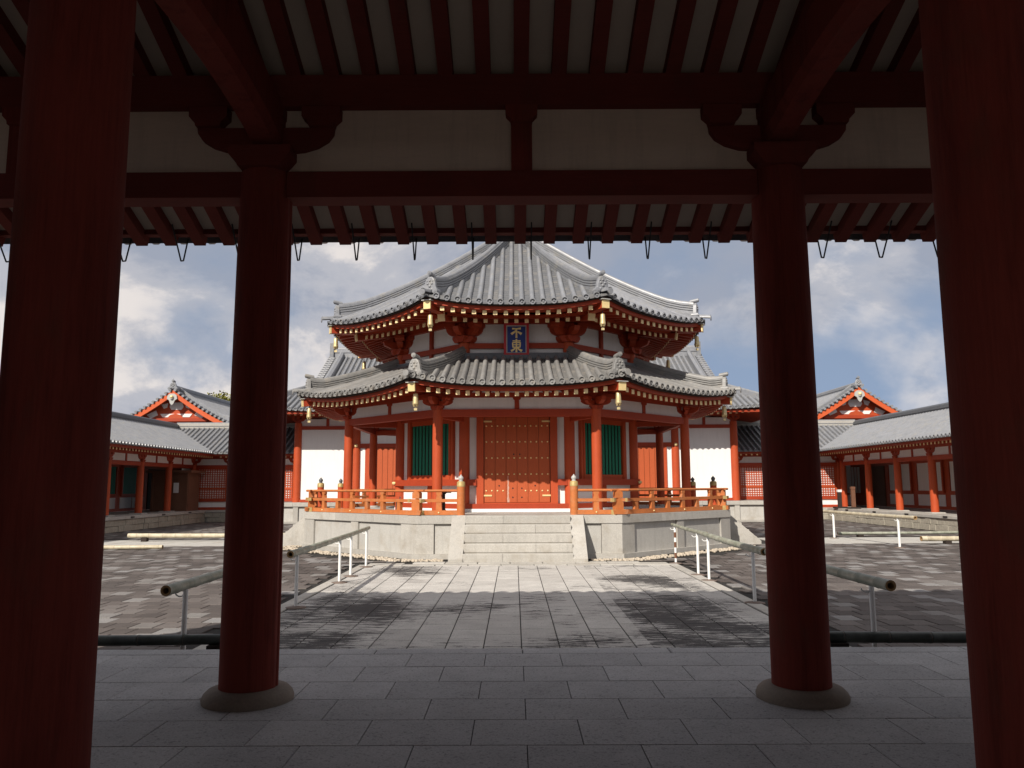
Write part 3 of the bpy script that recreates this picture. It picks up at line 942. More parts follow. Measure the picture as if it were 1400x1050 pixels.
# name prefix '' = lower tier
for tier, (zf, re, rt, lift, sp, roll, pm_, rm_) in {'upper': (zu, 5.70, 0.34, lift_u, 0.278, 0.072, 'tile', 'tile_roll'),
                                                       'lower': (zl, 6.42, 3.66, lift_l, 0.246, 0.070, 'tile_low', 'tile_roll_low')}.items():
    pan, rolls = tiled_slope(zf, re, rt, lambda r: r * T22, sp, lift, roll, 0.17, 12 if tier == 'upper' else 7, half=True)
    hall_part(pan, tier + '_pan_tiles', pm_, ALL, 'stuff')
    far = MB()
    for u, mb in rolls:
        hall_part(mb, tier + '_tile_row', rm_, VIS)
        far.add(mb.v, mb.f, True)
    hall_part(far, tier + '_cover_tiles', rm_, (2, 3, 4, 5, 6), 'stuff')
    # hip ridges along the right vertex of each face: stacked flat tiles with a round cap
    W = 0.115 if tier == 'upper' else 0.11
    H = 0.34 if tier == 'upper' else 0.31
    sec = [(-W - .02, -0.06), (-W - .02, 0.03)]
    nl = 4
    for i in range(nl):
        za, zb = 0.03 + (H - 0.06) * i / nl, 0.03 + (H - 0.06) * (i + 1) / nl
        sec += [(-W, za + .004), (-W, zb - 0.02), (-W + 0.03, zb - 0.018), (-W + 0.03, zb)]
    caps = [(-0.075 * math.cos(PI * i / 6), H - 0.03 + 0.085 * math.sin(PI * i / 6)) for i in range(7)]
    sec = sec + caps
    full = sec + [(-x, z) for x, z in sec[::-1] if (x, z) not in caps]
    rr0 = re - 0.30
    path_r = [rr0 - (rr0 - rt) * i / 14 for i in range(15)]
    rings = []
    for i, r in enumerate(path_r):
        c = Vector((r * T22, -r, zf(r) + lift(r * T22, r)))
        up = 0.10 * max(0, 1 - i / 2.2) ** 1.5
        rings.append([c + tanv * x + Vector((0, 0, z + up * (1 if z > 0.05 else 0))) for x, z in full])
    ends = [k for k in ALL]
    hall_part(MB().loft(rings), tier + '_hip_ridge', 'tile_roll' if tier == 'upper' else 'tile_roll_low', ALL)
    # corner cover tile below the ridge end
    mb = MB()
    c0 = Vector((re * T22, -re, zf(re) + lift(re * T22, re))) + rad * 0.16
    c1 = Vector((rr0 * T22, -rr0, zf(rr0) + lift(rr0 * T22, rr0)))
    rings = []
    for t in (0, 0.5, 1):
        c = c0.lerp(c1, t) + Vector((0, 0, 0.02 + 0.03 * (1 - t) ** 2))
        rings.append([c + tanv * 0.08 * math.cos(PI * i / 6) + Vector((0, 0, 0.1 * math.sin(PI * i / 6))) for i in range(7)])
    mb.loft(rings, closed=False, smooth=True)
    mb.cyl(c0 + Vector((0, 0, 0.045)), c0 + rad * 0.02 + Vector((0, 0, 0.045)), 0.085, 0.08, 12, smooth=False)
    # face of the corner
    hall_part(mb, tier + '_corner_tile', rm_, ALL)
    base = Vector((rr0 * T22, -rr0, zf(rr0) + lift(rr0 * T22, rr0))) + rad * 0.05
    sc = 0.37
    hh = 0.50 if tier == 'upper' else 0.46

    def TO(x, y, z):
        return base + tanv * x + rad * y + Vector((0, 0, z))
    hall_part(ogre_tile(sc, hh, TO, MB()), tier + '_ridge_end_tile', rm_, ALL)

# flashing tiles where the lower roof meets the upper wall
fl = MB()
for i, (rr, z0, z1) in enumerate(((3.82, 5.31, 5.37), (3.79, 5.372, 5.43), (3.76, 5.432, 5.49))):
    fl.box(-rr * T22, rr * T22, -rr, -RI + 0.02, z0, z1)
hall_part(fl, 'flashing_tiles', 'tile_dark')
# finial base on top
MB().lathe((0, OCT_Y, 9.85), [(0.4, 0), (0.4, 0.2), (0.36, 0.25), (0.36, 0.4), (0.3, 0.5), (0.34, 0.75), (0.2, 1.0), (0.05, 1.2)], 16).build('roof_finial', 'bell', hall)

# --- eaves


def curved_band(r, z0, z1, lift, dep, n=12, mb=None, ext=0.0):
    mb = mb or MB()
    h = r * T22 + ext
    h2 = (r - dep) * T22 + ext
    rings = []
    for i in range(n + 1):
        t = -1 + 2 * i / n
        l = lift(t * h, r)
        rings.append([(t * h, -r, z0 + l), (t * h, -r, z1 + l), (t * h2, -r + dep, z1 + l), (t * h2, -r + dep, z0 + l)])
    return mb.loft(rings)


def rafters(name, sp, r0, z0, r1, z1, lift, w, h, hipgap, ends_mat='ochre', capw=1.06):
    """rafters normal to the wall, clipped where they meet the hip; z = centre heights"""
    far, farc = MB(), MB()
    k = 0
    us = [0.0]
    while (k + 1) * sp < r1 * T22 - hipgap:
        k += 1
        us += [k * sp, -k * sp]
    capm = MB().box(-w * capw / 2, w * capw / 2, -0.012, 0.006, -h * capw / 2, h * capw / 2).mesh('rafter_end', ends_mat)
    for u in us:
        ra_ = min(max(r0, abs(u) / T22 + 0.02), r1 - 0.12)
        sl = (z1 - z0) / (r1 - r0)
        za = z0 + sl * (ra_ - r0) + lift(u, r1)
        zb = z1 + lift(u, r1)
        mb = MB().bar((u, -ra_, za), (u, -r1, zb), w, h)
        far.add(mb.v, mb.f)
        farc.box(u - w * capw / 2, u + w * capw / 2, -r1 - 0.012, -r1 + .006, zb - h * capw / 2, zb + h * capw / 2)
        for o in hall_part(mb, name, 'red_beam', VIS):
            c = inst(capm, 'rafter_end', o)
            c.location = (u, -r1, zb)
    hall_part(far, name + 's', 'red_beam', (2, 3, 4, 5, 6), 'stuff')
    hall_part(farc, 'rafter_ends', ends_mat, (2, 3, 4, 5, 6), 'stuff')


def soffit(r0, z0, r1, z1, lift, th=0.02):
    mb = MB()
    rings = []
    n = 10
    vs = []
    for q in range(5):
        r = r0 + (r1 - r0) * q / 4
        for i in range(n + 1):
            u = (-1 + 2 * i / n) * r * T22
            w = q / 4
            vs.append((u, -r, z0 + (z1 - z0) * w + lift(u, r1) * w))
    m = n + 1
    mb.add(vs, [(q * m + i, q * m + i + 1, (q + 1) * m + i + 1, (q + 1) * m + i) for q in range(4) for i in range(n)])
    return mb


# lower: a single tier
rafters('lower_rafter', 0.246, 3.5, 4.53, 6.15, 4.045, lift_l, 0.095, 0.11, 0.10)
hall_part(soffit(3.5, 4.60, 6.17, 4.105, lift_l), 'lower_soffit', 'red_beam')
hall_part(curved_band(6.27, 4.11, 4.235, lift_l, 0.12), 'lower_fascia', 'red_beam')
hall_part(curved_band(6.37, 4.20, 4.25, lift_l, 0.2), 'lower_tile_batten', 'dark')
# upper: base rafters, then flying rafters
rafters('upper_base_rafter', 0.278, 3.5, 6.62, 4.75, 6.20, lift_u, 0.10, 0.115, 0.22, 'ochre')
rafters('upper_flying_rafter', 0.278, 4.4, 6.42, 5.48, 6.255, lift_u, 0.10, 0.105, 0.10, 'ochre')
hall_part(soffit(3.5, 6.68, 4.76, 6.262, lift_u), 'upper_soffit', 'red_beam')
hall_part(curved_band(4.78, 6.27, 6.36, lift_u, 0.10), 'upper_inner_fascia', 'red_beam')
hall_part(soffit(4.6, 6.44, 5.5, 6.312, lift_u), 'upper_outer_soffit', 'red_beam')
hall_part(curved_band(5.57, 6.315, 6.445, lift_u, 0.11), 'upper_fascia', 'red_beam')
hall_part(curved_band(5.66, 6.41, 6.455, lift_u, 0.2), 'upper_tile_batten', 'dark')
# hip rafters with gilt ends
for nm, (ra_, za, rb, zb, w, h, lf) in {'upper_hip_rafter': (4.5, 6.46, 5.62, 6.19 + 0.26, 0.19, 0.2, 0), 'upper_inner_hip_rafter': (3.5, 6.55, 4.90, 6.10 + 0.2, 0.19, 0.26, 0),
                                        'lower_hip_rafter': (3.5, 4.47, 6.32, 3.985 + 0.22, 0.18, 0.2, 0)}.items():
    A = Vector((ra_ * T22, -ra_, za))
    B = Vector((rb * T22, -rb, zb))
    hs = hall_part(MB().bar(A, B, w, h), nm, 'red_beam')
    d = (B - A).normalized()
    cap = MB().bar(B - d * 0.03, B + d * 0.012, w + 0.012, h + 0.012)
    cm_ = cap.mesh('hip_rafter_end', 'gold' if 'inner' not in nm else 'ochre')
    pmm = MB().bar(B - d * 0.16 + Vector((0, 0, h / 2 + 0.022)), B + d * 0.06 + Vector((0, 0, h / 2 + 0.022)), w + 0.09, 0.022).mesh('cover_plate', 'plaque_grey')
    for o in hs:
        inst(cm_, 'hip_rafter_end', o)
        if 'inner' not in nm:
            inst(pmm, 'cover_plate', o)

# --- wind bells


def bell_meshes():
    b = MB().lathe((0, 0, 0), [(0.02, -0.02), (0.05, -0.035), (0.062, -0.06), (0.068, -0.2), (0.076, -0.28), (0.08, -0.31), (0.068, -0.32)], 14)
    for i in range(4):
        a = i * PI / 2 + PI / 4
        b.bar((0.066 * math.cos(a), 0.066 * math.sin(a), -0.30), (0.045 * math.cos(a), 0.045 * math.sin(a), -0.36), 0.04, 0.02, (math.cos(a), math.sin(a), 0.3))
    h = MB().cyl((0, 0, -0.02), (0, 0, 0.06), 0.012, 0.012, 6)
    c = MB().cyl((0, 0, -0.3), (0, 0, -0.40), 0.008, 0.008, 6)
    c.box(-0.04, 0.04, -0.006, 0.006, -0.46, -0.40)
    return b.mesh('bell_body', 'bell'), h.mesh('hanger', 'black'), c.mesh('clapper', 'bell')


BM = bell_meshes()
bells = [('upper', 7, 'wind bell under the upper eave corner just left of the blue plaque'), ('upper', 0, 'wind bell under the upper eave corner just right of the blue plaque'),
         ('upper', 6, 'wind bell at the far left tip of the upper roof'), ('upper', 1, 'wind bell at the far right tip of the upper roof'),
         ('upper', 5, 'wind bell seen past the left underside of the upper eave, before the hall behind'), ('upper', 2, 'wind bell seen past the right underside of the upper eave, before the hall behind'),
         ('lower', 7, 'wind bell under the lower eave corner left of the front door'), ('lower', 0, 'wind bell under the lower eave corner right of the front door'),
         ('lower', 6, 'wind bell at the far left tip of the lower roof'), ('lower', 1, 'wind bell at the far right tip of the lower roof')]
for tier, k, lab in bells:
    r, z = (5.45, 6.05 + 0.20) if tier == 'upper' else (6.12, 3.90 + 0.2)
    x, y, _ = face_rot(r * T22, r, 0, k)
    t = thing('wind_bell', 'gilt ' + lab, 'bell', (x, OCT_Y + y, z), 'wind bells under the roof corners')
    for me, nm in zip(BM, ('bell_body', 'hanger', 'clapper')):
        inst(me, nm, t)

# --- plaque
plaque = thing('name_plaque', 'red framed blue plaque with two gold characters under the upper eave', 'plaque', (0, OCT_Y - RI - 0.14, 5.40))
PX, PY, PZ0 = 0.0, OCT_Y - RI - 0.14, 5.40
TILT = R(7)


def tp(x, y, z):  # plaque local, leaning forward
    return (PX + x, PY + y * math.cos(TILT) - z * math.sin(TILT), PZ0 + z * math.cos(TILT))


fw, fh = 0.355, 0.94
b = MB(tp)
for x0, x1, z0, z1 in ((-fw, -fw + .07, 0, fh), (fw - .07, fw, 0, fh), (-fw + .07, fw - .07, 0, .075), (-fw + .07, fw - .07, fh - .075, fh)):
    b.box(x0, x1, -0.06, 0.02, z0, z1)
b.build('frame', 'plaque_red', plaque)
b = MB(tp)
i0 = fw - .07
for x0, x1, z0, z1 in ((-i0, -i0 + .028, .075, fh - .075), (i0 - .028, i0, .075, fh - .075), (-i0 + .028, i0 - .028, .075, .103), (-i0 + .028, i0 - .028, fh - .103, fh - .075)):
    b.box(x0, x1, -0.045, 0.01, z0, z1)
b.build('border', 'plaque_grey', plaque)
MB(tp).box(-i0 + .028, i0 - .028, -0.02, 0.01, .103, fh - .103).build('board', 'plaque_blue', plaque)


def glyph(strokes, cx, cz, s):
    b = MB(tp)
    for n_, (pts, w) in enumerate(strokes):
        # brush stroke: polygon ribbon with swelling width
        L, Rr = [], []
        m = len(pts)
        for i, (x, z) in enumerate(pts):
            a = pts[max(0, i - 1)]
            c = pts[min(m - 1, i + 1)]
            d = Vector((c[0] - a[0], c[1] - a[1])).normalized()
            ww = w[i] / 2
            L.append((cx + (x - d.y * ww) * s, cz + (z + d.x * ww) * s))
            Rr.append((cx + (x + d.y * ww) * s, cz + (z - d.x * ww) * s))
        for i in range(m - 1):
            y0, y1 = -0.02, -0.035 - 0.0012 * n_
            q = [L[i], L[i + 1], Rr[i + 1], Rr[i]]
            vs = [(x, y0, z) for x, z in q] + [(x, y1, z) for x, z in q]
            b.add(vs, [(4, 5, 6, 7), (0, 1, 5, 4), (1, 2, 6, 5), (2, 3, 7, 6), (3, 0, 4, 7)])
    return b


fu = [([(-0.42, 0.40), (0.0, 0.38), (0.44, 0.42)], (0.17, 0.13, 0.2)), ([(0.06, 0.36), (-0.12, 0.12), (-0.5, -0.14)], (0.14, 0.16, 0.24)),
      ([(0.0, 0.22), (0.01, -0.1), (0.0, -0.5)], (0.14, 0.16, 0.20)), ([(0.1, 0.10), (0.3, 0.0), (0.5, -0.14)], (0.12, 0.18, 0.26))]
tou = [([(-0.34, 0.40), (0, 0.38), (0.36, 0.40)], (0.1, 0.09, 0.12)), ([(0, 0.56), (0, 0.1), (0, -0.62)], (0.14, 0.12, 0.17)),
       ([(-0.34, 0.24), (-0.33, 0.0), (-0.3, -0.2)], (0.12, 0.11, 0.12)), ([(-0.34, 0.24), (0, 0.24), (0.34, 0.24)], (0.1, 0.09, 0.12)),
       ([(0.34, 0.26), (0.34, 0.0), (0.3, -0.2)], (0.13, 0.12, 0.12)), ([(-0.3, 0.04), (0, 0.04), (0.3, 0.04)], (0.08, 0.08, 0.08)),
       ([(-0.32, -0.17), (0, -0.17), (0.32, -0.17)], (0.1, 0.09, 0.1)), ([(-0.04, -0.16), (-0.24, -0.38), (-0.48, -0.52)], (0.11, 0.14, 0.2)),
       ([(0.04, -0.16), (0.24, -0.38), (0.5, -0.52)], (0.11, 0.15, 0.24))]
glyph(fu, 0, 0.66, 0.29).build('character', 'glyph', plaque)
glyph(tou, 0, 0.305, 0.315).build('character', 'glyph', plaque)

# ------------------------------------------------------------------ stone platform
plat = thing('stone_platform', 'pale granite octagonal platform with front and side steps under the red hall', 'platform', (0, OCT_Y, 0))
RPL = 6.18
hw8 = RPL * T22


def plat_part(mb, name, mat, faces=ALL):
    me = mb.mesh(name, mat)
    return [inst(me, name, plat, None, k * PI / 4) for k in faces]


core = MB()
n8 = [face_rot((RPL - .13) * T22, RPL - .13, 0, k) for k in range(8)]
core.loft([[(x, y, 0) for x, y, _ in n8], [(x, y, PZ - 0.003) for x, y, _ in n8]])
inst(core.mesh('platform_core', 'granite_panel'), 'platform_core', plat)


def miter_box(r0, r1, z0, z1, ua=None, ub=None):
    """block between apothems r1<r0 with mitred ends (ua/ub override)"""
    a0, a1 = (-r0 * T22, -r1 * T22) if ua is None else (ua, ua)
    b0, b1 = (r0 * T22, r1 * T22) if ub is None else (ub, ub)
    vs = [(a0, -r0, z0), (b0, -r0, z0), (b1, -r1, z0), (a1, -r1, z0), (a0, -r0, z1), (b0, -r0, z1), (b1, -r1, z1), (a1, -r1, z1)]
    return MB().add(vs, [(0, 3, 2, 1), (4, 5, 6, 7), (0, 1, 5, 4), (1, 2, 6, 5), (2, 3, 7, 6), (3, 0, 4, 7)])


for ua, ub in ((None, -0.9), (-0.894, 0.894), (0.9, None)):
    plat_part(miter_box(RPL, RPL - 1.2, PZ - 0.20, PZ, ua, ub), 'coping_stone', 'granite')
plat_part(miter_box(RPL + 0.04, RPL - 0.2, 0, 0.12), 'base_course', 'granite')
for ua, ub in ((None, -2.05), (-0.16, 0.16), (2.05, None)):
    plat_part(miter_box(RPL - 0.02, RPL - 0.15, 0.122, PZ - 0.202, ua, ub), 'pilaster', 'granite')
for ua, ub in ((-2.04, -0.17), (0.17, 2.04)):
    plat_part(miter_box(RPL - 0.07, RPL - 0.16, 0.122, PZ - 0.202, ua, ub), 'panel_stone', 'granite_panel')
# paving on top
plat_part(miter_box(RPL - 1.2, 3.4, PZ - 0.05, PZ - 0.004), 'deck_paving', 'granite')
# steps: five risers between sloping cheek stones
RUN, NST = 1.12, 5
rs = PZ / NST
for i in range(NST - 0):
    r1_ = RPL + RUN * (1 - i / NST)
    split = (-0.35, 0.42)[i % 2]
    for ua, ub in ((-1.27, split - .003), (split + .003, 1.27)):
        b = MB()
        z0, z1 = (0.0 if i == 0 else rs * i - 0.004), rs * (i + 1) - (0.0 if i < NST - 1 else 0.004)
        yb = -r1_ + RUN / NST + (0.03 if i < NST - 1 else 0.0)
        b.prism([(-r1_ + 0.022, z0), (-r1_ + 0.022, z0 + 0.02), (-r1_ + 0.004, z0 + 0.03), (-r1_, z1 - 0.012), (-r1_ + 0.012, z1), (yb, z1), (yb, z0)], ((ua + ub) / 2, 0, 0), (0, 1, 0), (0, 0, 1), (ub - ua, 0, 0))
        plat_part(b, 'step', 'granite', (0, 2, 6))
for s in (-1, 1):
    poly = [(-RPL - RUN - 0.03, 0), (-RPL - RUN - 0.03, 0.10), (-RPL - 0.03, PZ + 0.004), (-RPL + 0.002, PZ + 0.004), (-RPL + 0.002, 0)]
    plat_part(MB().prism(poly, (s * 1.435, 0, 0), (0, 1, 0), (0, 0, 1), (0.33, 0, 0)), 'cheek_stone', 'granite', (0, 2, 6))

# ------------------------------------------------------------------ balustrades
RB = 6.0


def rail_pts(side):
    """plan polyline (hall local) from the front newel round to the side-stair newel"""
    s = side
    p = [(s * 1.40, -RB), (s * RB * T22, -RB)]
    x, y, _ = face_rot(RB * T22, RB, 0, 1)
    p += [(s * x, y)]
    x2, y2, _ = face_rot(-1.40, RB, 0, 2)
    p += [(s * x2, y2)]
    return [Vector((a, b, 0)) for a, b in p]


def rail_pts_rear(side):
    return [Vector((p.x, -p.y, 0)) for p in rail_pts(side)]


for side, nm, back in ((-1, 'left', 0), (1, 'right', 0), (-1, 'left', 1), (1, 'right', 1)):
    pts = rail_pts_rear(side) if back else rail_pts(side)
    bal = thing('balustrade', ('orange timber balustrade on the rear %s of the stone platform, behind the side steps' if back else 'low orange timber balustrade along the front %s of the stone platform') % nm, 'railing', (pts[1].x, OCT_Y + pts[1].y, PZ), 'balustrades on the hall platform')
    W = [Vector((p.x, p.y + OCT_Y, 0)) for p in pts]
    for i in range(3):
        a, b_ = W[i], W[i + 1]
        d = (b_ - a).normalized()
        ea = 0.0 if i == 0 else 0.22
        eb = 0.0 if i == 2 else 0.22
        for nm2, z, w, h, ex in (('bottom_rail', PZ + 0.065 - 0.002 * (i % 2), 0.13, 0.11, 0.8), ('middle_rail', PZ + 0.36 - 0.003 * (i % 2), 0.10, 0.075, 1.0), ('top_rail', PZ + 0.60, 0.07, 0.06, 1.2)):
            A, B = a - d * ea * ex + Vector((0, 0, z)), b_ + d * eb * ex + Vector((0, 0, z))
            if nm2 == 'top_rail':
                m = MB().cyl(A, B, 0.033, 0.033, 8)
            else:
                m = MB().bar(A, B, w, h)
            o = m.build(nm2, 'orange', bal)
            if nm2 != 'top_rail':
                for P, e, sg in ((A, ea, -1), (B, eb, 1)):
                    if e:
                        MB().bar(P - d * sg * 0.05, P + d * sg * 0.008, w + 0.014, h + 0.014).build('rail_cap', 'old_gilt', o)
        L = (b_ - a).length
        n = max(2, round(L / 0.70))
        for k in range(1, n):
            c = a + d * (L * k / n)
            big = k % 2 == 0 or n < 4
            nrm = Vector((-d.y, d.x, 0))
            MB().prism([(-0.075, 0), (-0.06, 0.205), (0.06, 0.205), (0.075, 0)], c + Vector((0, 0, PZ + 0.12)), d, (0, 0, 1), nrm * 0.085).build('rail_post', 'orange', bal)
            if big:
                MB().prism([(-0.075, 0), (-0.05, 0.09), (-0.07, 0.12), (-0.07, 0.17), (0.07, 0.17), (0.07, 0.12), (0.05, 0.09), (0.075, 0)], c + Vector((0, 0, PZ + 0.398)), d, (0, 0, 1), nrm * 0.085).build('rail_block', 'orange', bal)
                out = nrm if (c + nrm - Vector((0, OCT_Y, 0))).length > (c - Vector((0, OCT_Y, 0))).length else -nrm
                MB().sphere(tuple(c + out * 0.066 + Vector((0, 0, PZ + 0.065))), 0.022, 8, 5).build('nail_cover', 'gold', bal)
    for i in (1, 2):
        c = W[i]
        o = (c - Vector((0, OCT_Y, 0))).normalized()
        t_ = Vector((-o.y, o.x, 0))
        MB().prism([(-0.11, 0), (-0.11, 0.24), (0, 0.31), (0.11, 0.24), (0.11, 0)], c + Vector((0, 0, PZ + 0.10)), t_, (0, 0, 1), o * 0.16).build('corner_post', 'orange', bal)
        MB().prism([(-0.10, 0), (-0.10, 0.14), (0, 0.2), (0.10, 0.14), (0.10, 0)], c + Vector((0, 0, PZ + 0.41)), t_, (0, 0, 1), o * 0.14).build('corner_post', 'orange', bal)
        MB().prism([(-0.17, 0), (-0.2, 0.11), (0.2, 0.11), (0.17, 0)], c + o * 0.13 + Vector((0, 0, PZ + 0.012)), t_, (0, 0, 1), o * 0.06).build('corner_bracket', 'orange', bal)
    for i in (0, 3):
        c = W[i]
        np_ = MB().lathe((c.x, c.y, PZ), [(0.10, 0), (0.10, 0.70)], 18).build('newel_post', 'orange' if i == 0 and not back else 'red', bal)
        MB().lathe((c.x, c.y, PZ + 0.70), [(0.104, 0), (0.104, 0.06), (0.101, 0.064), (0.101, 0.11), (0.07, 0.13)], 18).build('newel_collar', 'old_gilt', np_)
        MB().lathe((c.x, c.y, PZ + 0.84), [(0.055, -0.012), (0.045, 0.02), (0.06, 0.045), (0.066, 0.075), (0.052, 0.105), (0.026, 0.125), (0.012, 0.15), (0.004, 0.16)], 18).build('finial', 'plaque_grey' if i == 0 else 'tile_dark', np_)

# small stands behind the left railing
st = thing('offering_stand', 'dark slim offering stand behind the left railing, before the column', 'stand', (-1.95, OCT_Y - 4.72, PZ - .004))
MB().lathe((-1.95, OCT_Y - 4.72, PZ - 0.004), [(0.17, 0), (0.17, 0.05), (0.08, 0.08), (0.055, 0.12), (0.05, 0.5), (0.09, 0.54)], 14).build('pedestal', 'dark', st)
MB().box(-2.15, -1.75, OCT_Y - 4.85, OCT_Y - 4.6, PZ + 0.536, PZ + 0.60).build('tray', 'dark', st)
st = thing('low_stool', 'low red and black stool behind the far left railing', 'stool', (-3.55, OCT_Y - 3.4, PZ - .004))
b = MB()
for sx in (-.2, .2):
    for sy in (-.12, .12):
        b.box(-3.55 + sx - .025, -3.55 + sx + .025, OCT_Y - 3.4 + sy - .025, OCT_Y - 3.4 + sy + .025, PZ - 0.004, PZ + 0.36)
b.build('legs', 'black', st)
MB().box(-3.82, -3.28, OCT_Y - 3.58, OCT_Y - 3.22, PZ + 0.36, PZ + 0.43).build('seat', 'red', st)

# ------------------------------------------------------------------ bamboo rails


def bamboo(A, B, r0, r1, mat, parent, name='bamboo_pole', hollow=True, node_step=0.42):
    A, B = Vector(A), Vector(B)
    d = (B - A)
    L = d.length
    d.normalize()
    a = Vector((0, 0, 1))
    x = d.cross(a).normalized()
    y = x.cross(d)
    mb = MB()
    rings = []
    s = 0.0
    N = 14
    st = [0.0]
    k = 0.10 + random.uniform(0, .2)
    while k < L - 0.05:
        st += [k - 0.022, k - 0.006, k, k + 0.006, k + 0.022]
        k += node_step * random.uniform(0.9, 1.1)
    st.append(L)
    for q in st:
        r = r0 + (r1 - r0) * q / L
        bulge = 0
        rings.append((q, r))
    out = []
    for j, (q, r) in enumerate(rings):
        m = (j - 1) % 5
        f = 1.0
        if 0 < j < len(rings) - 1:
            f = (1.0, 1.09, 0.97, 1.07, 1.0)[m]
        bow = 0.012 * math.sin(PI * q / L)
        c = A + d * q - a * bow
        out.append([c + (x * math.cos(2 * PI * i / N) + y * math.sin(2 * PI * i / N)) * r * f for i in range(N)])
    mb.loft(out, smooth=True, cap=not hollow)
    o = mb.build(name, mat, parent)
    nb = MB()
    for j, (q, r) in enumerate(rings):
        if 0 < j < len(rings) - 1 and (j - 1) % 5 == 2:
            c = A + d * q - a * 0.012 * math.sin(PI * q / L)
            nb.cyl(c - d * 0.005, c + d * 0.005, r * 1.02, r * 1.02, N, cap=False)
    nb.build('node_rings', 'plate', o, 'stuff')
    if hollow:
        for P, dd, r in ((A, d, r0), (B, -d, r1)):
            e = MB()
            ri = [[P + dd * t + (x * math.cos(2 * PI * i / N) + y * math.sin(2 * PI * i / N)) * rr for i in range(N)] for t, rr in ((0, r), (0, r * 0.6), (0.10, r * 0.55))]
            e.loft(ri, cap=False)
            e.build('cut_end', 'bamboo_end', o)
            f = MB()
            f.add([P + dd * 0.09 + (x * math.cos(2 * PI * i / N) + y * math.sin(2 * PI * i / N)) * r * 0.56 for i in range(N)], [tuple(range(N))])
            f.build('hollow', 'dark', o)
    return o


def post(parent, x, y, ztop, mat='white_metal', r=0.026, striped=False):
    p = MB().cyl((x, y, 0.0), (x, y, ztop), r, r, 12).build('post', mat, parent)
    MB().lathe((x, y, 0.0), [(0.15, 0.0), (0.15, 0.012), (0.06, 0.02), (0.04, 0.03)], 16).build('base_plate', 'plate', p)
    h = MB()
    pr = None
    for i in range(9):
        a = -PI * 0.9 * i / 8
        c = Vector((x - 0.055 + 0.055 * math.cos(a), y, ztop - 0.02 + 0.055 * math.sin(a)))
        if pr:
            h.cyl(pr, c, 0.008, 0.008, 6)
        pr = c
    h.build('hook', mat, p)
    if striped:
        for z in (0.12, 0.36, 0.58):
            MB().cyl((x, y, z), (x, y, z + 0.12), r + 0.003, r + 0.003, 12).build('stripe', 'brown', p)
    return p


def handrail(label, A, B, r0, r1, posts, mat='bamboo', striped=None, group='bamboo handrails beside the path'):
    t = thing('bamboo_handrail', label, 'handrail', (A[0], A[1], 0), group)
    bamboo(A, B, r0, r1, mat, t)
    for i, (x, y) in enumerate(posts):
        f = (y - A[1]) / (B[1] - A[1])
        z = A[2] + (B[2] - A[2]) * f - (r0 + (r1 - r0) * f) * 0.8
        post(t, x, y, z, striped=(striped == i))
    return t


LX = -3.29
handrail('long grey bamboo handrail on four white posts left of the path', (LX + 0.01, 11.5, 0.80), (LX - 0.06, 18.0, 0.84), 0.052, 0.040,
         [(LX + .01, 11.87), (LX - .02, 14.9), (LX - .03, 15.95), (LX - .06, 17.75)])
handrail('near left bamboo handrail ending in a cut hollow end, half hidden by the column', (-3.46, 7.85, 0.76), (-3.46, 11.45, 0.80), 0.053, 0.047,
         [(-3.44, 8.28), (-3.44, 10.9)])
RX = 3.53
handrail('long grey bamboo handrail on white posts right of the path, one striped', (RX - 0.01, 11.6, 0.80), (RX, 15.5, 0.84), 0.054, 0.045,
         [(RX - .01, 12.16), (RX, 15.0)])
handrail('thin bamboo handrail right of the path ending at the striped post', (RX + 0.02, 15.2, 0.84), (RX + .05, 18.6, 0.86), 0.042, 0.034,
         [(RX + .02, 15.95), (RX + .05, 18.3)], striped=1)
handrail('near right bamboo handrail with a dark hollow end, in gate shade', (3.57, 7.85, 0.78), (3.56, 11.6, 0.80), 0.054, 0.048,
         [(3.57, 8.28), (3.56, 11.1)])


def lying(label, A, B, r, mat, blocks, zblock, group=None, bmat='dark', cat='bamboo pole', nm='bamboo_barrier'):
    t = thing(nm, label, cat, (A[0], A[1], 0), group)
    bamboo(A, B, r, r * 0.92, mat, t)
    A, B = Vector(A), Vector(B)
    for f in blocks:
        c = A.lerp(B, f)
        MB().box(c.x - 0.09, c.x + 0.09, c.y - 0.09, c.y + 0.09, 0, c.z - r * 0.9).build('support_block', bmat, t)
    return t


lying('dark bamboo barrier pole low across the left bay of the gate', (-6.6, 8.22, 0.235), (-2.95, 8.22, 0.235), 0.055, 'bamboo_dark', (0.03, 0.5, 0.97), 0.1, 'low bamboo barriers')
lying('dark bamboo barrier pole low across the right bay of the gate', (3.05, 8.22, 0.235), (6.7, 8.22, 0.235), 0.055, 'bamboo_dark', (0.03, 0.5, 0.97), 0.1, 'low bamboo barriers')
lying('bleached bamboo pole lying on blocks across the far left pavement', (-12.8, 26.4, 0.20), (-7.3, 26.4, 0.20), 0.075, 'bamboo_tan', (0.1, 0.9), 0.1, 'bleached bamboo poles on the ground')
lying('pale bamboo pole lying before the left cross path', (-13.4, 23.2, 0.07), (-10.2, 23.1, 0.07), 0.06, 'bamboo_tan', (0.05, 0.86), 0.05, 'bleached bamboo poles on the ground')
lying('short tan bamboo pole lying on the right cross path', (12.0, 23.9, 0.16), (16.0, 24.2, 0.16), 0.075, 'bamboo_tan', (0.2, 0.9), 0.1, 'bleached bamboo poles on the ground')
lying('grey bamboo pole lying beyond the right cross path', (10.9, 27.3, 0.12), (16.0, 27.5, 0.14), 0.05, 'bamboo', (0.15, 0.95), 0.1, 'bleached bamboo poles on the ground')
t = thing('bamboo_handrail', 'sunlit bamboo barrier rail on two white posts at the far right cross path', 'handrail', (10.7, 22.4, 0))
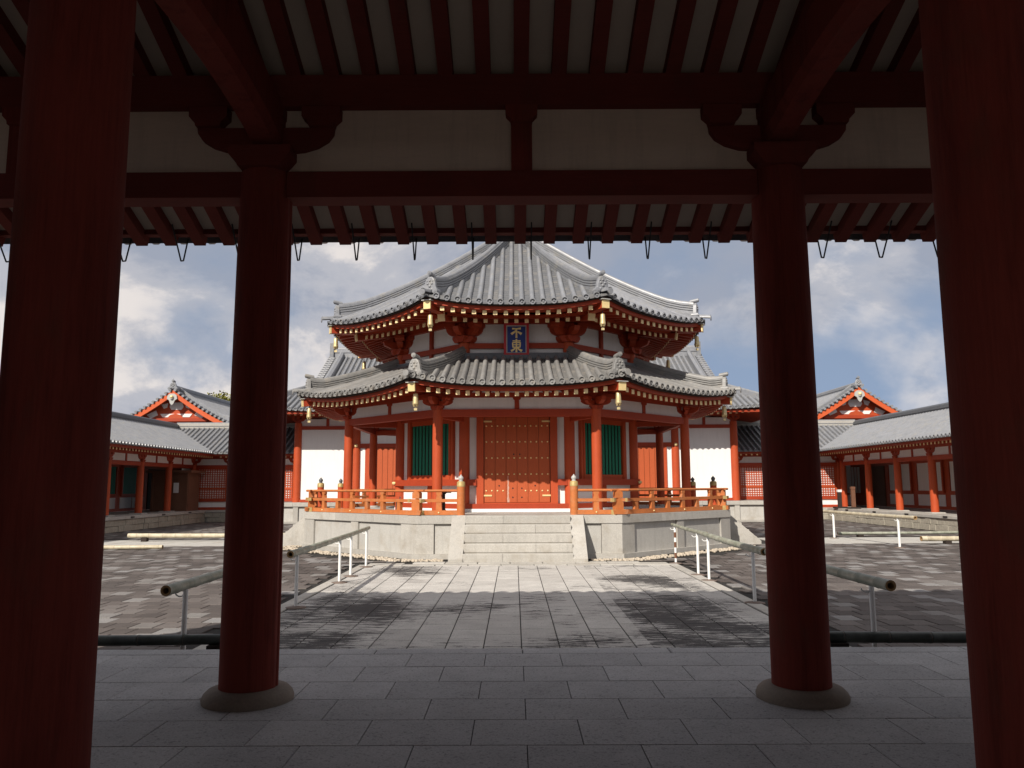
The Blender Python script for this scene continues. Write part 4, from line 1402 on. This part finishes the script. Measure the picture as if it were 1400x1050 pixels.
bamboo((10.72, 21.6, 0.86), (10.4, 28.6, 0.88), 0.055, 0.05, 'bamboo_tan', t)
post(t, 10.68, 22.5, 0.82, r=0.035)
post(t, 10.5, 26.6, 0.82, r=0.035)

# ------------------------------------------------------------------ straight roofs for the outer buildings


def gable_slopes(parent, T, flip, u0, u1, half, ze, zr, sp=0.28, curve=0.12, both=True, mats=('tile', 'tile_roll'), roll=0.068, nseg=4, ridge=True, rmat='tile_roll'):
    """ridge along local u at v=0; eaves at v=+-half"""
    um = (u0 + u1) / 2
    L = (u1 - u0) / 2

    def zf(r):
        t = (half - r) / half
        return ze + (zr - ze) * ((1 - curve) * t + curve * t * t)
    for sgn in ((1, -1) if both else (1,)):
        TT = (lambda x, y, z, g=sgn: T(um + x * g, y * g, z))
        pan, rolls = tiled_slope(zf, half, 0.0, lambda r: L, sp, lambda u, r: 0.0, roll, 0.3, nseg, True, True, 2, TT, flip)
        pan.build('pan_tiles', mats[0], parent, 'stuff')
        b = MB()
        for u, m in rolls:
            n0 = len(b.v)
            b.v += m.v
            b.f += [[i + n0 for i in f] for f in m.f]
            b.s += m.s
        b.build('cover_tiles', mats[1], parent, 'stuff')
    if ridge:
        b = MB(T, flip)
        b.box(u0, u1, -0.16, 0.16, zr - 0.05, zr + 0.22)
        b.box(u0 - .01, u1 + .01, -0.19, 0.19, zr + 0.08, zr + 0.11)
        b.loft([[(u, 0.1 * math.cos(PI * i / 6), zr + 0.22 + 0.1 * math.sin(PI * i / 6)) for i in range(7)] for u in (u0, u1)], closed=False, smooth=True)
        b.build('ridge', rmat, parent)
    return zf


def eave_rafters(parent, T, flip, us, v0, z0, v1, z1, w=0.09, h=0.1, sides=(1,)):
    b, c = MB(T, flip), MB(T, flip)
    for sgn in sides:
        for u in us:
            vs = []
            for v, z in ((v0, z0), (v1, z1)):
                vs += [(u - w / 2, sgn * -v, z - h / 2), (u + w / 2, sgn * -v, z - h / 2), (u + w / 2, sgn * -v, z + h / 2), (u - w / 2, sgn * -v, z + h / 2)]
            b.add(vs, [(0, 1, 2, 3), (7, 6, 5, 4), (0, 4, 5, 1), (1, 5, 6, 2), (2, 6, 7, 3), (3, 7, 4, 0)])
            y0, y1 = sorted((sgn * -v1, sgn * -(v1 + 0.012)))
            c.box(u - w / 2, u + w / 2, y0, y1, z1 - h / 2, z1 + h / 2)
    b.build('rafters', 'red_beam', parent, 'stuff')
    c.build('rafter_ends', 'ochre', parent, 'stuff')


def frange(a, b, s):
    out = []
    while a < b:
        out.append(a)
        a += s
    return out


# ------------------------------------------------------------------ side galleries
for s, nm in ((-1, 'left'), (1, 'right')):
    # local (u along +Y, v across: negative v faces the courtyard, z)
    A0 = 18.9

    def T(u, v, z, s=s):
        return (s * (A0 + v), u, z)
    fl_ = s > 0
    gal = thing('cloister_gallery', 'open red columned cloister gallery with grey tiled roof along the %s side of the court' % nm, 'gallery', (s * A0, 30, 0), 'side galleries of the court')
    Y0, Y1 = 20.0, 46.8
    b = MB(T, fl_).box(Y0, Y1, -2.75, 3.0, 0.0, 0.585)
    b.build('platform', 'granite', gal)
    y = Y0
    while y < Y1 - 0.1:
        MB(T, fl_).box(y, y + 1.19, -2.92, -1.6, 0.49, 0.60, 0.01).build('coping_stone', 'granite', gal)
        y += 1.2
    for r_ in range(2):
        y = Y0 + 0.25 * r_
        while y < 41.5:
            l = random.uniform(0.38, 0.62)
            MB(T, fl_).box(y, y + l - 0.015, -2.86 - random.uniform(0, .035), -2.7, 0.245 * r_, 0.245 * r_ + 0.235, 0.015).build('base_stone', 'rough_stone', gal)
            y += l
    yc0 = (32.77 if s < 0 else 32.33) - 2.93 * 4
    cols = [yc0 + 2.93 * k for k in range(8)]
    for y in cols:
        MB(T, fl_).lathe((y, -2.0, 0.60), [(0.155, 0), (0.155, 1.3), (0.145, 2.33)], 16).build('column', 'red', gal)
        MB(T, fl_).box(y - .28, y + .28, -2.28, -1.72, 0.585, 0.645, 0.02).build('plinth', 'granite', gal)
        bm = MB(T, fl_)
        bracket(bm, (y, -2.0, 2.92), (1, 0, 0), (0, 1, 0), 0.62, 1.0)
        bm.build('bracket', 'red_beam', gal)
        MB(T, fl_).box(y - .07, y + .07, -2.0, 0.7, 3.05, 3.25).build('cross_beam', 'red_beam', gal)
        # small black vent slot in the coping below each column
        MB(T, fl_).box(y + 0.35, y + 0.65, -2.935, -2.915, 0.52, 0.585).build('drain_slot', 'black', gal)
    for ya, yb in zip(cols[:-1], cols[1:]):
        MB(T, fl_).box(ya + .12, yb - .12, -2.07, -1.93, 2.74, 2.925).build('tie_beam', 'red_beam', gal)
        MB(T, fl_).box(ya + .05, yb - .05, -2.02, -1.98, 2.925, 3.24).build('frieze_panel', 'plaster', gal)
        ym = (ya + yb) / 2
        MB(T, fl_).box(ym - .05, ym + .05, -2.06, -1.94, 2.925, 3.24).build('strut', 'red_beam', gal)
    MB(T, fl_).box(Y0, Y1, -2.08, -1.92, 3.242, 3.38).build('purlin', 'red_beam', gal)
    MB(T, fl_).box(Y0, Y1, -1.9, 0.78, 3.9, 3.95).build('ceiling', 'dark', gal)
    MB(T, fl_).box(Y0, Y1, 0.80, 0.92, 0.6, 3.95).build('back_wall', 'red', gal)
    # back wall bays
    bays = [(yb, yb + 2.45) for yb in frange(22.0, 43.5, 2.93)]
    for (ya, yb) in bays:
        lower = MB(T, fl_).box(ya, (ya + yb) / 2 - 0.06, 0.77, 0.81, 0.75, 1.28)
        lower.box((ya + yb) / 2 + 0.06, yb, 0.77, 0.81, 0.75, 1.28)
        hidden = (s < 0 and ya > 41) or (s > 0 and 40.8 < ya < 43)
        if hidden:
            b = MB(T, fl_).box(ya, yb, 0.76, 0.81, 0.62, 2.75)
            b.build('doorway_panel', 'dark' if s < 0 else 'brown', gal)  # left one is a dark panel painting the shade of an open doorway
            continue
        lower.build('plaster_panel', 'plaster', gal)
        fr = MB(T, fl_)
        for a_, c_ in ((ya, ya + .1), (yb - .1, yb)):
            fr.box(a_, c_, 0.70, 0.80, 1.46, 2.78)
        fr.box(ya, yb, 0.70, 0.80, 1.36, 1.46)
        fr.box(ya, yb, 0.70, 0.80, 2.78, 2.88)
        w = fr.build('window', 'red', gal)
        if s < 0:
            for i in range(19):
                u = ya + 0.19 + i * (yb - ya - 0.38) / 18
                MB(T, fl_).box(u - .035, u + .035, 0.73, 0.79, 1.46, 2.78).build('louver_bar', 'green', w)
        else:
            for i in range(3):
                u = ya + 0.12 + i * (yb - ya - 0.24) / 3
                MB(T, fl_).box(u + .005, u + (yb - ya - .24) / 3 - .005, 0.745, 0.79, 1.46, 2.78).build('shutter_panel', 'plaster', w)
    gable_slopes(gal, T, fl_, Y0, Y1, 3.3, 3.50, 5.0, 0.27, 0.08, True, ('tile', 'tile_roll'), 0.062, 3, True, 'tile_dark')
    rz = 3.50
    eave_rafters(gal, T, fl_, frange(Y0 + .1, Y1, 0.27), 1.5, 3.62, 3.0, 3.32, 0.085, 0.09, (1,))
    MB(T, fl_).box(Y0, Y1, -3.18, -3.06, 3.36, 3.47).build('fascia', 'red_beam', gal)
    MB(T, fl_).add([(Y0, -3.15, 3.46), (Y1, -3.15, 3.46), (Y1, 0, 4.9), (Y0, 0, 4.9)], [(0, 1, 2, 3)]).build('roof_boards', 'red_beam', gal)
    MB(T, fl_).add([(Y0, 3.15, 3.46), (Y1, 3.15, 3.46), (Y1, 0, 4.9), (Y0, 0, 4.9)], [(0, 1, 2, 3)]).build('roof_boards', 'red_beam', gal)

    # ---------------- lattice corridor between gallery and main hall
    def T2(u, v, z, s=s):
        return (s * u, 44.0 + v, z)
    lc = thing('lattice_corridor', 'tile roofed corridor with red lattice windows joining the %s gallery to the main hall' % nm, 'corridor', (s * 14, 44, 0), 'lattice corridors either side of the main hall')
    fl2 = s < 0
    MB(T2, fl2).box(10.9, 16.2, -2.75, 2.3, 0, 0.585).build('platform', 'granite', lc)
    for i in range(4):
        MB(T2, fl2).box(10.9 + 1.28 * i, 10.9 + 1.28 * i + 1.27, -2.9, -2.0, 0.49, 0.6, 0.01).build('coping_stone', 'granite', lc)
    for r_ in range(2):
        y = 11.3
        while y < 15.9:
            l = random.uniform(0.38, 0.62)
            MB(T2, fl2).box(y, y + l - 0.015, -2.85 - random.uniform(0, .035), -2.7, 0.245 * r_, 0.245 * r_ + 0.235, 0.015).build('base_stone', 'rough_stone', lc)
            y += l
    WV = -2.3
    for x in (11.55, 13.3, 15.0, 16.9):
        MB(T2, fl2).lathe((x, WV, 0.60), [(0.15, 0), (0.15, 1.3), (0.14, 2.33)], 14).build('column', 'red', lc)
        bm = MB(T2, fl2)
        bracket(bm, (x, WV, 2.92), (1, 0, 0), (0, 1, 0), 0.62, 1.0)
        bm.build('bracket', 'red_beam', lc)
    MB(T2, fl2).box(11.3, 16.9, WV - 0.03, WV + 0.05, 0.6, 3.24).build('wall_panel', 'plaster', lc)
    MB(T2, fl2).box(11.3, 16.9, WV - 0.1, WV + 0.07, 2.70, 2.92).build('tie_beam', 'red_beam', lc)
    MB(T2, fl2).box(11.3, 16.9, WV - 0.1, WV + 0.07, 1.02, 1.2).build('waist_rail', 'red_beam', lc)
    MB(T2, fl2).box(11.3, 16.9, WV - 0.1, WV + 0.07, 0.6, 0.74).build('sill_beam', 'red_beam', lc)
    MB(T2, fl2).box(11.3, 16.9, WV - 0.08, WV + 0.08, 3.242, 3.38).build('purlin', 'red_beam', lc)
    for xa, xb in ((11.7, 13.15), (13.45, 14.85), (15.15, 16.75)):
        fr = MB(T2, fl2)
        fr.box(xa, xa + .06, WV - 0.09, WV - 0.031, 1.2, 2.7)
        fr.box(xb - .06, xb, WV - 0.09, WV - 0.031, 1.2, 2.7)
        fr.box(xa + .06, xb - .06, WV - 0.09, WV - 0.031, 1.66, 1.76)
        w = fr.build('lattice_window', 'red', lc)
        gr = MB(T2, fl2)
        for u in frange(xa + 0.13, xb - 0.08, 0.125):
            gr.box(u - .02, u + .02, WV - 0.075, WV - 0.045, 1.2, 2.7)
        for z in frange(1.28, 2.68, 0.115):
            gr.box(xa + .06, xb - .06, WV - 0.07, WV - 0.04, z - .018, z + .018)
        gr.build('lattice_grid', 'red', w, 'stuff')
    gable_slopes(lc, T2, fl2, 11.0, 18.9, 3.4, 3.50, 5.05, 0.28, 0.08, True, ('tile', 'tile_roll'), 0.065, 3)
    MB(T2, fl2).box(11.2, 18.9, -0.17, 0.17, 5.02, 5.30).build('ridge_course', 'granite', lc)
    eave_rafters(lc, T2, fl2, frange(11.6, 15.4, 0.28), 2.1, 3.6, 3.1, 3.33, 0.085, 0.09, (1,))
    MB(T2, fl2).box(11.0, 15.6, -3.27, -3.15, 3.36, 3.47).build('fascia', 'red_beam', lc)
    MB(T2, fl2).add([(11, -3.25, 3.46), (18, -3.25, 3.46), (18, 0, 4.92), (11, 0, 4.92)], [(0, 1, 2, 3)]).build('roof_boards', 'red_beam', lc)

    # ---------------- gabled gate building behind the corner
    def T3(u, v, z, s=s):
        return (s * 20.0 + v, u, z)
    gb = thing('gabled_building', 'gable fronted red and white building with grey tile roof behind the %s gallery corner' % nm, 'building', (s * 20, 51, 0), 'gabled buildings behind the galleries')
    G0, G1, HF, ZE, ZR = 45.8, 56.0, 3.9, 5.15, 7.42
    MB(T3).box(G0 + 1.2, G1 - 1.2, -2.2, 2.2, 0.0, 5.6).build('wall', 'plaster', gb)
    for v in (-2.2, 0, 2.2):
        MB(T3).lathe((G0 + 1.2, v, 0.0), [(0.16, 0), (0.15, 5.4)], 14).build('column', 'red', gb)
    zf = gable_slopes(gb, T3, False, G0, G1, HF, ZE, ZR, 0.26, 0.30, True, ('tile', 'tile_roll'), 0.066, 5)
    # bargeboards follow the slope
    for sg in (-1, 1):
        rings = []
        for k in range(9):
            v = HF * 0.97 * k / 8
            z = zf(v) - 0.02
            rings.append([(G0 - 0.06, sg * v, z - 0.30), (G0 - 0.06, sg * v, z), (G0 + 0.06, sg * v, z), (G0 + 0.06, sg * v, z - 0.30)])
        MB(T3).loft(rings).build('bargeboard', 'red_lit', gb)
        # verge: short cover tiles running out to the gable, seen as a row of drum ends
        vg = MB(T3)
        for k in range(16):
            v = HF * (k + 0.6) / 16.2
            z = zf(v)
            vg.cyl((G0 - 0.16, sg * v, z + 0.09), (G0 + 0.3, sg * v, z + 0.10), 0.075, 0.075, 10, smooth=False)
        vg.build('verge_tiles', 'tile_roll', gb)
        # descending ridge
        rings = []
        for k in range(9):
            v = 0.1 + HF * 0.78 * k / 8
            z = zf(v)
            kick = 0.12 * max(0, (k - 6) / 2) ** 2
            rings.append([(G0 + .55, sg * v, z), (G0 + .55, sg * v, z + 0.28 + kick), (G0 + .65, sg * v, z + 0.34 + kick), (G0 + .75, sg * v, z + 0.28 + kick), (G0 + .75, sg * v, z)])
        MB(T3).loft(rings).build('descending_ridge', 'tile_roll', gb)
    top = zf(0)
    pts = [(v, zf(abs(v)) - 0.12) for v in [HF * 0.9 * (k / 8) for k in range(-8, 9)]]
    MB(T3).prism([(a, b_) for a, b_ in pts] + [(HF * 0.7, 5.2), (-HF * 0.7, 5.2)], (G0 + 0.62, 0, 0), (0, 1, 0), (0, 0, 1), (0.1, 0, 0)).build('gable_board', 'red', gb)
    for poly in ([(-0.34, 6.75), (0.34, 6.75), (0.42, 6.5), (0.3, 6.32), (-0.3, 6.32), (-0.42, 6.5)], [(-0.95, 6.08), (0.95, 6.08), (0.8, 5.88), (-0.8, 5.88)],
                 [(-1.75, 6.02), (-1.2, 6.28), (-1.08, 6.0), (-1.5, 5.8)], [(1.75, 6.02), (1.2, 6.28), (1.08, 6.0), (1.5, 5.8)],
                 [(-0.9, 6.62), (-0.5, 6.72), (-0.55, 6.45), (-0.75, 6.38)], [(0.9, 6.62), (0.5, 6.72), (0.55, 6.45), (0.75, 6.38)]):
        MB(T3).prism(poly, (G0 + 0.555, 0, 0), (0, 1, 0), (0, 0, 1), (0.03, 0, 0)).build('plaster_panel', 'plaster', gb)
    MB(T3).box(G0 + 0.40, G0 + 0.57, -1.9, 1.9, 5.62, 5.80).build('collar_beam', 'red_beam', gb)
    MB(T3).prism([(-0.5, 5.8), (-0.3, 6.0), (0, 6.08), (0.3, 6.0), (0.5, 5.8)], (G0 + 0.48, 0, 0), (0, 1, 0), (0, 0, 1), (0.14, 0, 0)).build('frog_leg_strut', 'red', gb)
    orn = MB(T3)
    orn.prism([(-0.12, 0.3), (-0.26, 0.2), (-0.3, 0), (-0.16, -0.1), (-0.1, -0.28), (0, -0.38), (0.1, -0.28), (0.16, -0.1), (0.3, 0), (0.26, 0.2), (0.12, 0.3)], (G0 - 0.11, 0, top - 0.52), (0, 1, 0), (0, 0, 1), (0.08, 0, 0))
    orn.sphere((G0 - 0.15, 0, top - 0.5), 0.11, 8, 6)
    orn.build('gable_pendant', 'plaque_grey' if s < 0 else 'plaque_grey', gb)
    MB(T3).sphere((G0 - 0.2, 0, top - 0.42), 0.1, 10, 6).build('gilt_boss', 'gold', gb)

    def TO3(x, y, z, s=s):
        return Vector((s * 20.0 + x, G0 - 0.05 - y, ZR + 0.05 + z))
    ogre_tile(0.44, 0.46, TO3, MB()).build('ridge_end_tile', 'tile_roll', gb)
    MB(T3).cyl((G0 - .05, 0, ZR + 0.5), (G0 - .05, 0, ZR + 0.68), 0.04, 0.01, 8).build('finial', 'tile_roll', gb)

# things standing in the galleries
bo = thing('wooden_booth', 'brown timber reception booth at the end of the left gallery', 'booth', (-16.9, 40.4, 0.6))
X0, X1, Yb0, Yb1 = -18.2, -16.4, 39.7, 41.2
MB().box(X0, X1, Yb0 + .04, Yb1, 0.6, 2.5).build('body', 'brown', bo)
MB().box(X0 - .25, X1 + .25, Yb0 - .2, Yb1 + .1, 2.5, 2.62).build('roof', 'brown', bo)
for x in (X0, X0 + 0.9, X1 - .08):
    MB().box(x, x + .09, Yb0 - 0.01, Yb0 + .05, 0.6, 2.5).build('corner_post', 'brown', bo)
MB().box(X0 + 1.1, X0 + 1.35, Yb0 + 0.0, Yb0 + .045, 1.5, 2.0).build('notice_sheet', 'plaster', bo)
MB().box(X1, X1 + .02, Yb0 + .1, Yb1 - .1, 0.7, 2.4).build('side_panel', 'brown', bo)
ra_ = thing('display_rack', 'tall dark rack of small pale tablets at the end of the right gallery', 'rack', (17.6, 44.4, 0.6))
MB().box(17.2, 18.2, 44.3, 44.5, 0.6, 2.75).build('back_board', 'brown', ra_)
for i in range(5):
    MB().box(17.2, 18.2, 44.1, 44.3, 0.85 + 0.4 * i, 0.89 + 0.4 * i).build('shelf', 'brown', ra_)
    for k in range(3):
        MB().box(17.28 + 0.31 * k, 17.5 + 0.31 * k, 44.2, 44.23, 0.9 + 0.4 * i, 1.14 + 0.4 * i).build('tablet', 'plaque_grey', ra_)
sp_ = thing('slat_screen', 'white slatted screen behind the rack in the right gallery', 'screen', (18.9, 45.1, 0.6))
for k in range(7):
    MB().box(18.35 + 0.17 * k, 18.46 + 0.17 * k, 45.1, 45.15, 1.3, 2.75).build('slat', 'plaster', sp_)
MB().box(18.3, 19.6, 45.08, 45.18, 1.2, 1.3).build('rail', 'red', sp_)
for x, top_, lab in ((16.15, 1.4, 'white capped short sign post on the right gallery corner'), (16.45, 1.55, 'taller brown wooden sign post beside the right gallery column')):
    y = 39.9 if top_ < 1.5 else 39.0
    t = thing('sign_post', lab, 'sign post', (x, y, 0.6), 'small sign posts on the right gallery')
    MB().box(x - .28, x + .28, y - .2, y + .2, 0.6, 0.68).build('foot', 'dark', t)
    MB().box(x - .09, x + .09, y - .06, y + .06, 0.68, top_).build('post', 'brown' if top_ > 1.5 else 'dark', t)
    MB().box(x - .1, x + .1, y - .08, y + .08, top_, top_ + .12).build('cap', 'plaster' if top_ < 1.5 else 'brown', t)

# ------------------------------------------------------------------ main hall behind
mh = thing('main_hall', 'large white walled main hall with wide grey hip and gable roof behind the octagonal hall', 'temple hall', (0, 46, 0))
MY, MX = 40.3, 11.1
MB().box(-12.6, 12.6, 39.0, 53, 0, 0.98).build('platform', 'granite_panel', mh)
for i in range(14):
    MB().box(-12.7 + 1.815 * i, -12.7 + 1.815 * i + 1.808, 38.88, 39.7, 0.82, 1.0, 0.01).build('coping_stone', 'granite', mh)
for i in range(15):
    x = -12.55 + 1.793 * i
    MB().box(x - .12, x + .12, 38.92, 39.02, 0.1, 0.82).build('pilaster', 'granite', mh)
MB().box(-12.65, 12.65, 38.85, 39.02, 0, 0.1).build('base_course', 'granite', mh)
cx = [-11.1, -8.1, -4.9, -1.7, 1.7, 4.9, 8.1, 11.1]
MB().box(-11.1, 11.1, MY - 0.02, 51.3, 1.0, 5.2).build('wall', 'plaster', mh)
for x in cx:
    MB().lathe((x, MY, 1.0), [(0.20, 0), (0.2, 2), (0.19, 4.0)], 18).build('column', 'red', mh)
    bm = MB()
    bracket(bm, (x, MY, 4.98), (1, 0, 0), (0, 1, 0), 0.6, 1.0)
    bm.build('bracket', 'red_beam', mh)
MB().box(-11.1, 11.1, MY - 0.1, MY + .05, 4.66, 4.84).build('tie_beam', 'red_beam', mh)
MB().box(-11.1, 11.1, MY - 0.1, MY + .05, 1.0, 1.14).build('sill_beam', 'red_beam', mh)
MB().box(-11.4, 11.4, MY - 0.12, MY + .05, 5.29, 5.45).build('purlin', 'red_beam', mh)
for a_, b_ in zip(cx[:-1], cx[1:]):
    xm = (a_ + b_) / 2
    MB().box(xm - .07, xm + .07, MY - 0.07, MY + .0, 4.84, 5.29).build('strut', 'red_beam', mh)
    if abs(xm) > 9:
        continue
    wall_w = b_ - a_
    MB().box(a_, b_, MY - 0.09, MY, 3.72, 3.94).build('lintel', 'red_beam', mh)
    for x in (a_ + 0.62, b_ - 0.62):
        MB().box(x - .17, x + .17, MY - .1, MY, 1.14, 3.72).build('door_jamb', 'red', mh)
    d = MB().box(a_ + .79, b_ - .79, MY - .04, MY - .005, 1.14, 3.72).build('door', 'dark', mh)
    n = 6
    w_ = (wall_w - 1.58) / n
    for i in range(n):
        MB().box(a_ + .79 + w_ * i + .008, a_ + .79 + w_ * (i + 1) - .008, MY - .075, MY - .041, 1.16, 3.7).build('door_plank', 'door', d)
for x in cx[1:-1]:
    MB().sphere((x, MY - .2, 3.83), 0.09, 10, 6).build('nail_cover', 'gold', mh)
# roof: hipped skirt below, gable above
XE, YE, ZEv = 13.4, 38.2, 5.42
XG, YR, ZRg = 10.7, 45.8, 9.35


def zmh(r):      # r = distance in front of the ridge line
    t = (YR - YE - r) / (YR - YE)
    return ZEv + (ZRg - ZEv) * (0.80 * t + 0.20 * t * t)


HB = YR - YE       # 8.3
RG = 4.6           # the gable starts this far before the ridge


def hwm(r):
    return XG + (XE - XG) * max(0.0, min(1.0, (r - RG) / (HB - RG)))


def lift_m(u, r):
    return 0.28 * max(0, (abs(u) - 8) / 5.5) ** 2 * max(0, (r - RG) / (HB - RG))


for sg, rot in ((1, 0), (-1, 1)):
    def TM(x, y, z, g=sg):
        return (x * g, YR + y * g, z)
    pan, rolls = tiled_slope(zmh, HB, 0.0, hwm, 0.285, lift_m, 0.078, 0.3, 6, True, True, 16, TM)
    pan.build('pan_tiles', 'tile', mh, 'stuff')
    b = MB()
    for u, m in rolls:
        b.add(m.v, m.f, True)
    b.build('cover_tiles', 'tile_roll', mh, 'stuff')
# side skirts
for s in (-1, 1):
    def TS(x, y, z, s=s):
        return (s * (-y), YR + x, z)

    def zs(r):
        t = (XE - r) / (XE - XG)
        return ZEv + (zmh(RG) - ZEv) * t

    def hws(r):
        return RG + (HB - RG) * (r - XG) / (XE - XG)
    pan, rolls = tiled_slope(zs, XE, XG, hws, 0.285, lambda u, r: 0.28 * max(0, (abs(u) - 3) / 5.3) ** 2 * max(0, (r - XG) / (XE - XG)), 0.078, 0.3, 4, True, True, 10, TS, s > 0)
    pan.build('pan_tiles', 'tile', mh, 'stuff')
    b = MB()
    for u, m in rolls:
        b.add(m.v, m.f, True)
    b.build('cover_tiles', 'tile_roll', mh, 'stuff')
    # hip ridge, verge, descending ridge
    A = Vector((s * (XE - .35), YR - HB + .4, ZEv + 0.28))
    B = Vector((s * XG, YR - RG, zmh(RG) + 0.1))
    mb = MB()
    mb.bar(A, B, 0.26, 0.34)
    mb.cyl(A + Vector((0, 0, .2)), B + Vector((0, 0, .2)), 0.09, 0.09, 8)
    mb.build('hip_ridge', 'tile_roll', mh)
    for off in (0.0, -2.3):
        mb = MB()
        rings = []
        for k in range(9):
            r = RG * k / 8
            z = zmh(r)
            x = s * (XG - 0.55 + off)
            rings.append([(x - .13, YR - r, z), (x - .13, YR - r, z + .32), (x, YR - r, z + .42), (x + .13, YR - r, z + .32), (x + .13, YR - r, z)])
        if off == 0:
            mb.loft(rings)
            mb.build('descending_ridge', 'tile_roll', mh)
    vg = MB()
    for k in range(17):
        r = RG * (k + .5) / 17
        vg.cyl((s * (XG - 0.2), YR - r, zmh(r) + .06), (s * (XG + .2), YR - r, zmh(r) + 0.04), 0.09, 0.09, 8, smooth=False)
    vg.build('verge_tiles', 'tile_roll', mh)
    MB().prism([(-RG, zmh(RG) - .1), (0, ZRg - .1), (RG, zmh(RG) - .1)], (s * (XG - 0.4), YR, 0), (0, 1, 0), (0, 0, 1), (0.1, 0, 0)).build('gable_wall', 'red', mh)
    # ridge end
    MB().box(min(s * (XG - .1), s * (XG + .12)), max(s * (XG - .1), s * (XG + .12)), YR - .35, YR + .35, ZRg - .1, ZRg + .75).build('ridge_end_tile', 'tile_roll', mh)
b = MB().box(-XG + .05, XG - .05, YR - .22, YR + .22, ZRg - .1, ZRg + .42)
b.box(-XG + .05, XG - .05, YR - .26, YR + .26, ZRg + .2, ZRg + .25)
b.cyl((-XG, YR, ZRg + .45), (XG, YR, ZRg + .45), 0.13, 0.13, 10)
b.build('ridge', 'tile_roll', mh)
b, c = MB(), MB()
for x in frange(-12.9, 12.95, 0.3):
    l = lift_m(x, HB)
    b.bar((x, MY + .1, 5.6), (x, YE + .35, 5.24 + l), 0.11, 0.12)
    c.box(x - .055, x + .055, YE + .33, YE + .345, 5.18 + l, 5.30 + l)
for s in (-1, 1):
    for y in frange(YE + .6, 51, 0.3):
        b.bar((s * MX, y, 5.6), (s * (XE - .35), y, 5.24), 0.11, 0.12)
b.build('rafters', 'red_beam', mh, 'stuff')
c.build('rafter_ends', 'ochre', mh, 'stuff')
MB().add([(-13.2, YE + .2, 5.38), (13.2, YE + .2, 5.38), (13.2, MY + .4, 5.72), (-13.2, MY + .4, 5.72)], [(0, 1, 2, 3)]).build('soffit', 'red_beam', mh)
MB().box(-13.2, 13.2, YE + .12, YE + .24, 5.30, 5.42).build('fascia', 'red_beam', mh)

# ------------------------------------------------------------------ trees behind the left building


def tree(x, y, h, label):
    t = thing('broadleaf_tree', label, 'tree', (x, y, 0), 'trees behind the left building')
    tr = MB()
    tr.cyl((x, y, 0), (x + 0.2, y, h * 0.55), 0.35, 0.2, 10)
    for i in range(6):
        a = i * 1.05
        tr.cyl((x + 0.1, y, h * (0.4 + .02 * i)), (x + 1.7 * math.cos(a), y + 1.7 * math.sin(a), h * (0.72 + 0.03 * i)), 0.14, 0.05, 7)
    tr.build('trunk', 'bark', t)
    cr = MB()
    for i in range(26):
        a, e = random.uniform(0, 2 * PI), random.uniform(-0.6, 1.0)
        rr = 1.9 * random.uniform(0.35, 1.0)
        c = Vector((x + rr * math.cos(a), y + rr * math.sin(a), h * 0.8 + e * h * 0.17))
        for _ in range(150):
            p = c + Vector((random.gauss(0, .34), random.gauss(0, .34), random.gauss(0, .26)))
            d = Vector((random.uniform(-1, 1), random.uniform(-1, 1), random.uniform(-.6, .6))).normalized() * 0.13
            e_ = d.orthogonal().normalized() * 0.07
            cr.add([p - d, p + e_, p + d, p - e_], [(0, 1, 2, 3)])
    cr.build('crown', 'leaf', t)


tree(-25.6, 67.5, 9.75, 'yellow green tree top rising above the left gabled roof')
tree(-23.2, 70, 9.4, 'second tree top beside the left column, behind the gabled roof')

# gutter hooks under the gate eave: thin iron V hangers
hk = MB()
for a, b_ in (((0, 7.72, 4.40), (0, 7.97, 4.09)), ((0, 7.97, 4.09), (0, 8.03, 4.11)), ((0, 8.03, 4.11), (0, 8.12, 4.37))):
    hk.cyl(a, b_, 0.008, 0.008, 6)
hkm = hk.mesh('gutter_hook', 'black')
for k in range(-11, 12):
    inst(hkm, 'gutter_hook', gate, (k * 0.607 + 0.115, 0, 0))

# gate roof tiles
for s in (1, -1):
    def TG(x, y, z, g=s):
        return (x * g, RID - y * g, z)
    pan, rolls = tiled_slope(lambda r: 4.42 + 0.43 * (6.245 - r), 6.245, 0.0, lambda r: 7.25, 0.3035, lambda u, r: 0.0, 0.075, 0.4, 3, True, False, 2, TG, True, lip=0.07)
    pan.build('pan_tiles', 'tile', gate, 'stuff')
    b = MB()
    for u, m in rolls:
        b.add(m.v, m.f, True)
    b.build('cover_tiles', 'tile_roll', gate, 'stuff')
MB().box(-7.25, 7.25, RID - .2, RID + .2, 7.0, 7.4).build('ridge', 'tile_roll', gate)
for s in (-1, 1):
    MB().prism([(-6.15, 4.45), (0, 7.05), (6.15, 4.45), (6.15, 4.25), (0, 6.75), (-6.15, 4.25)], (s * 7.25, RID, 0), (0, 1, 0), (0, 0, 1), (0.1, 0, 0)).build('bargeboard', 'gate_beam', gate)
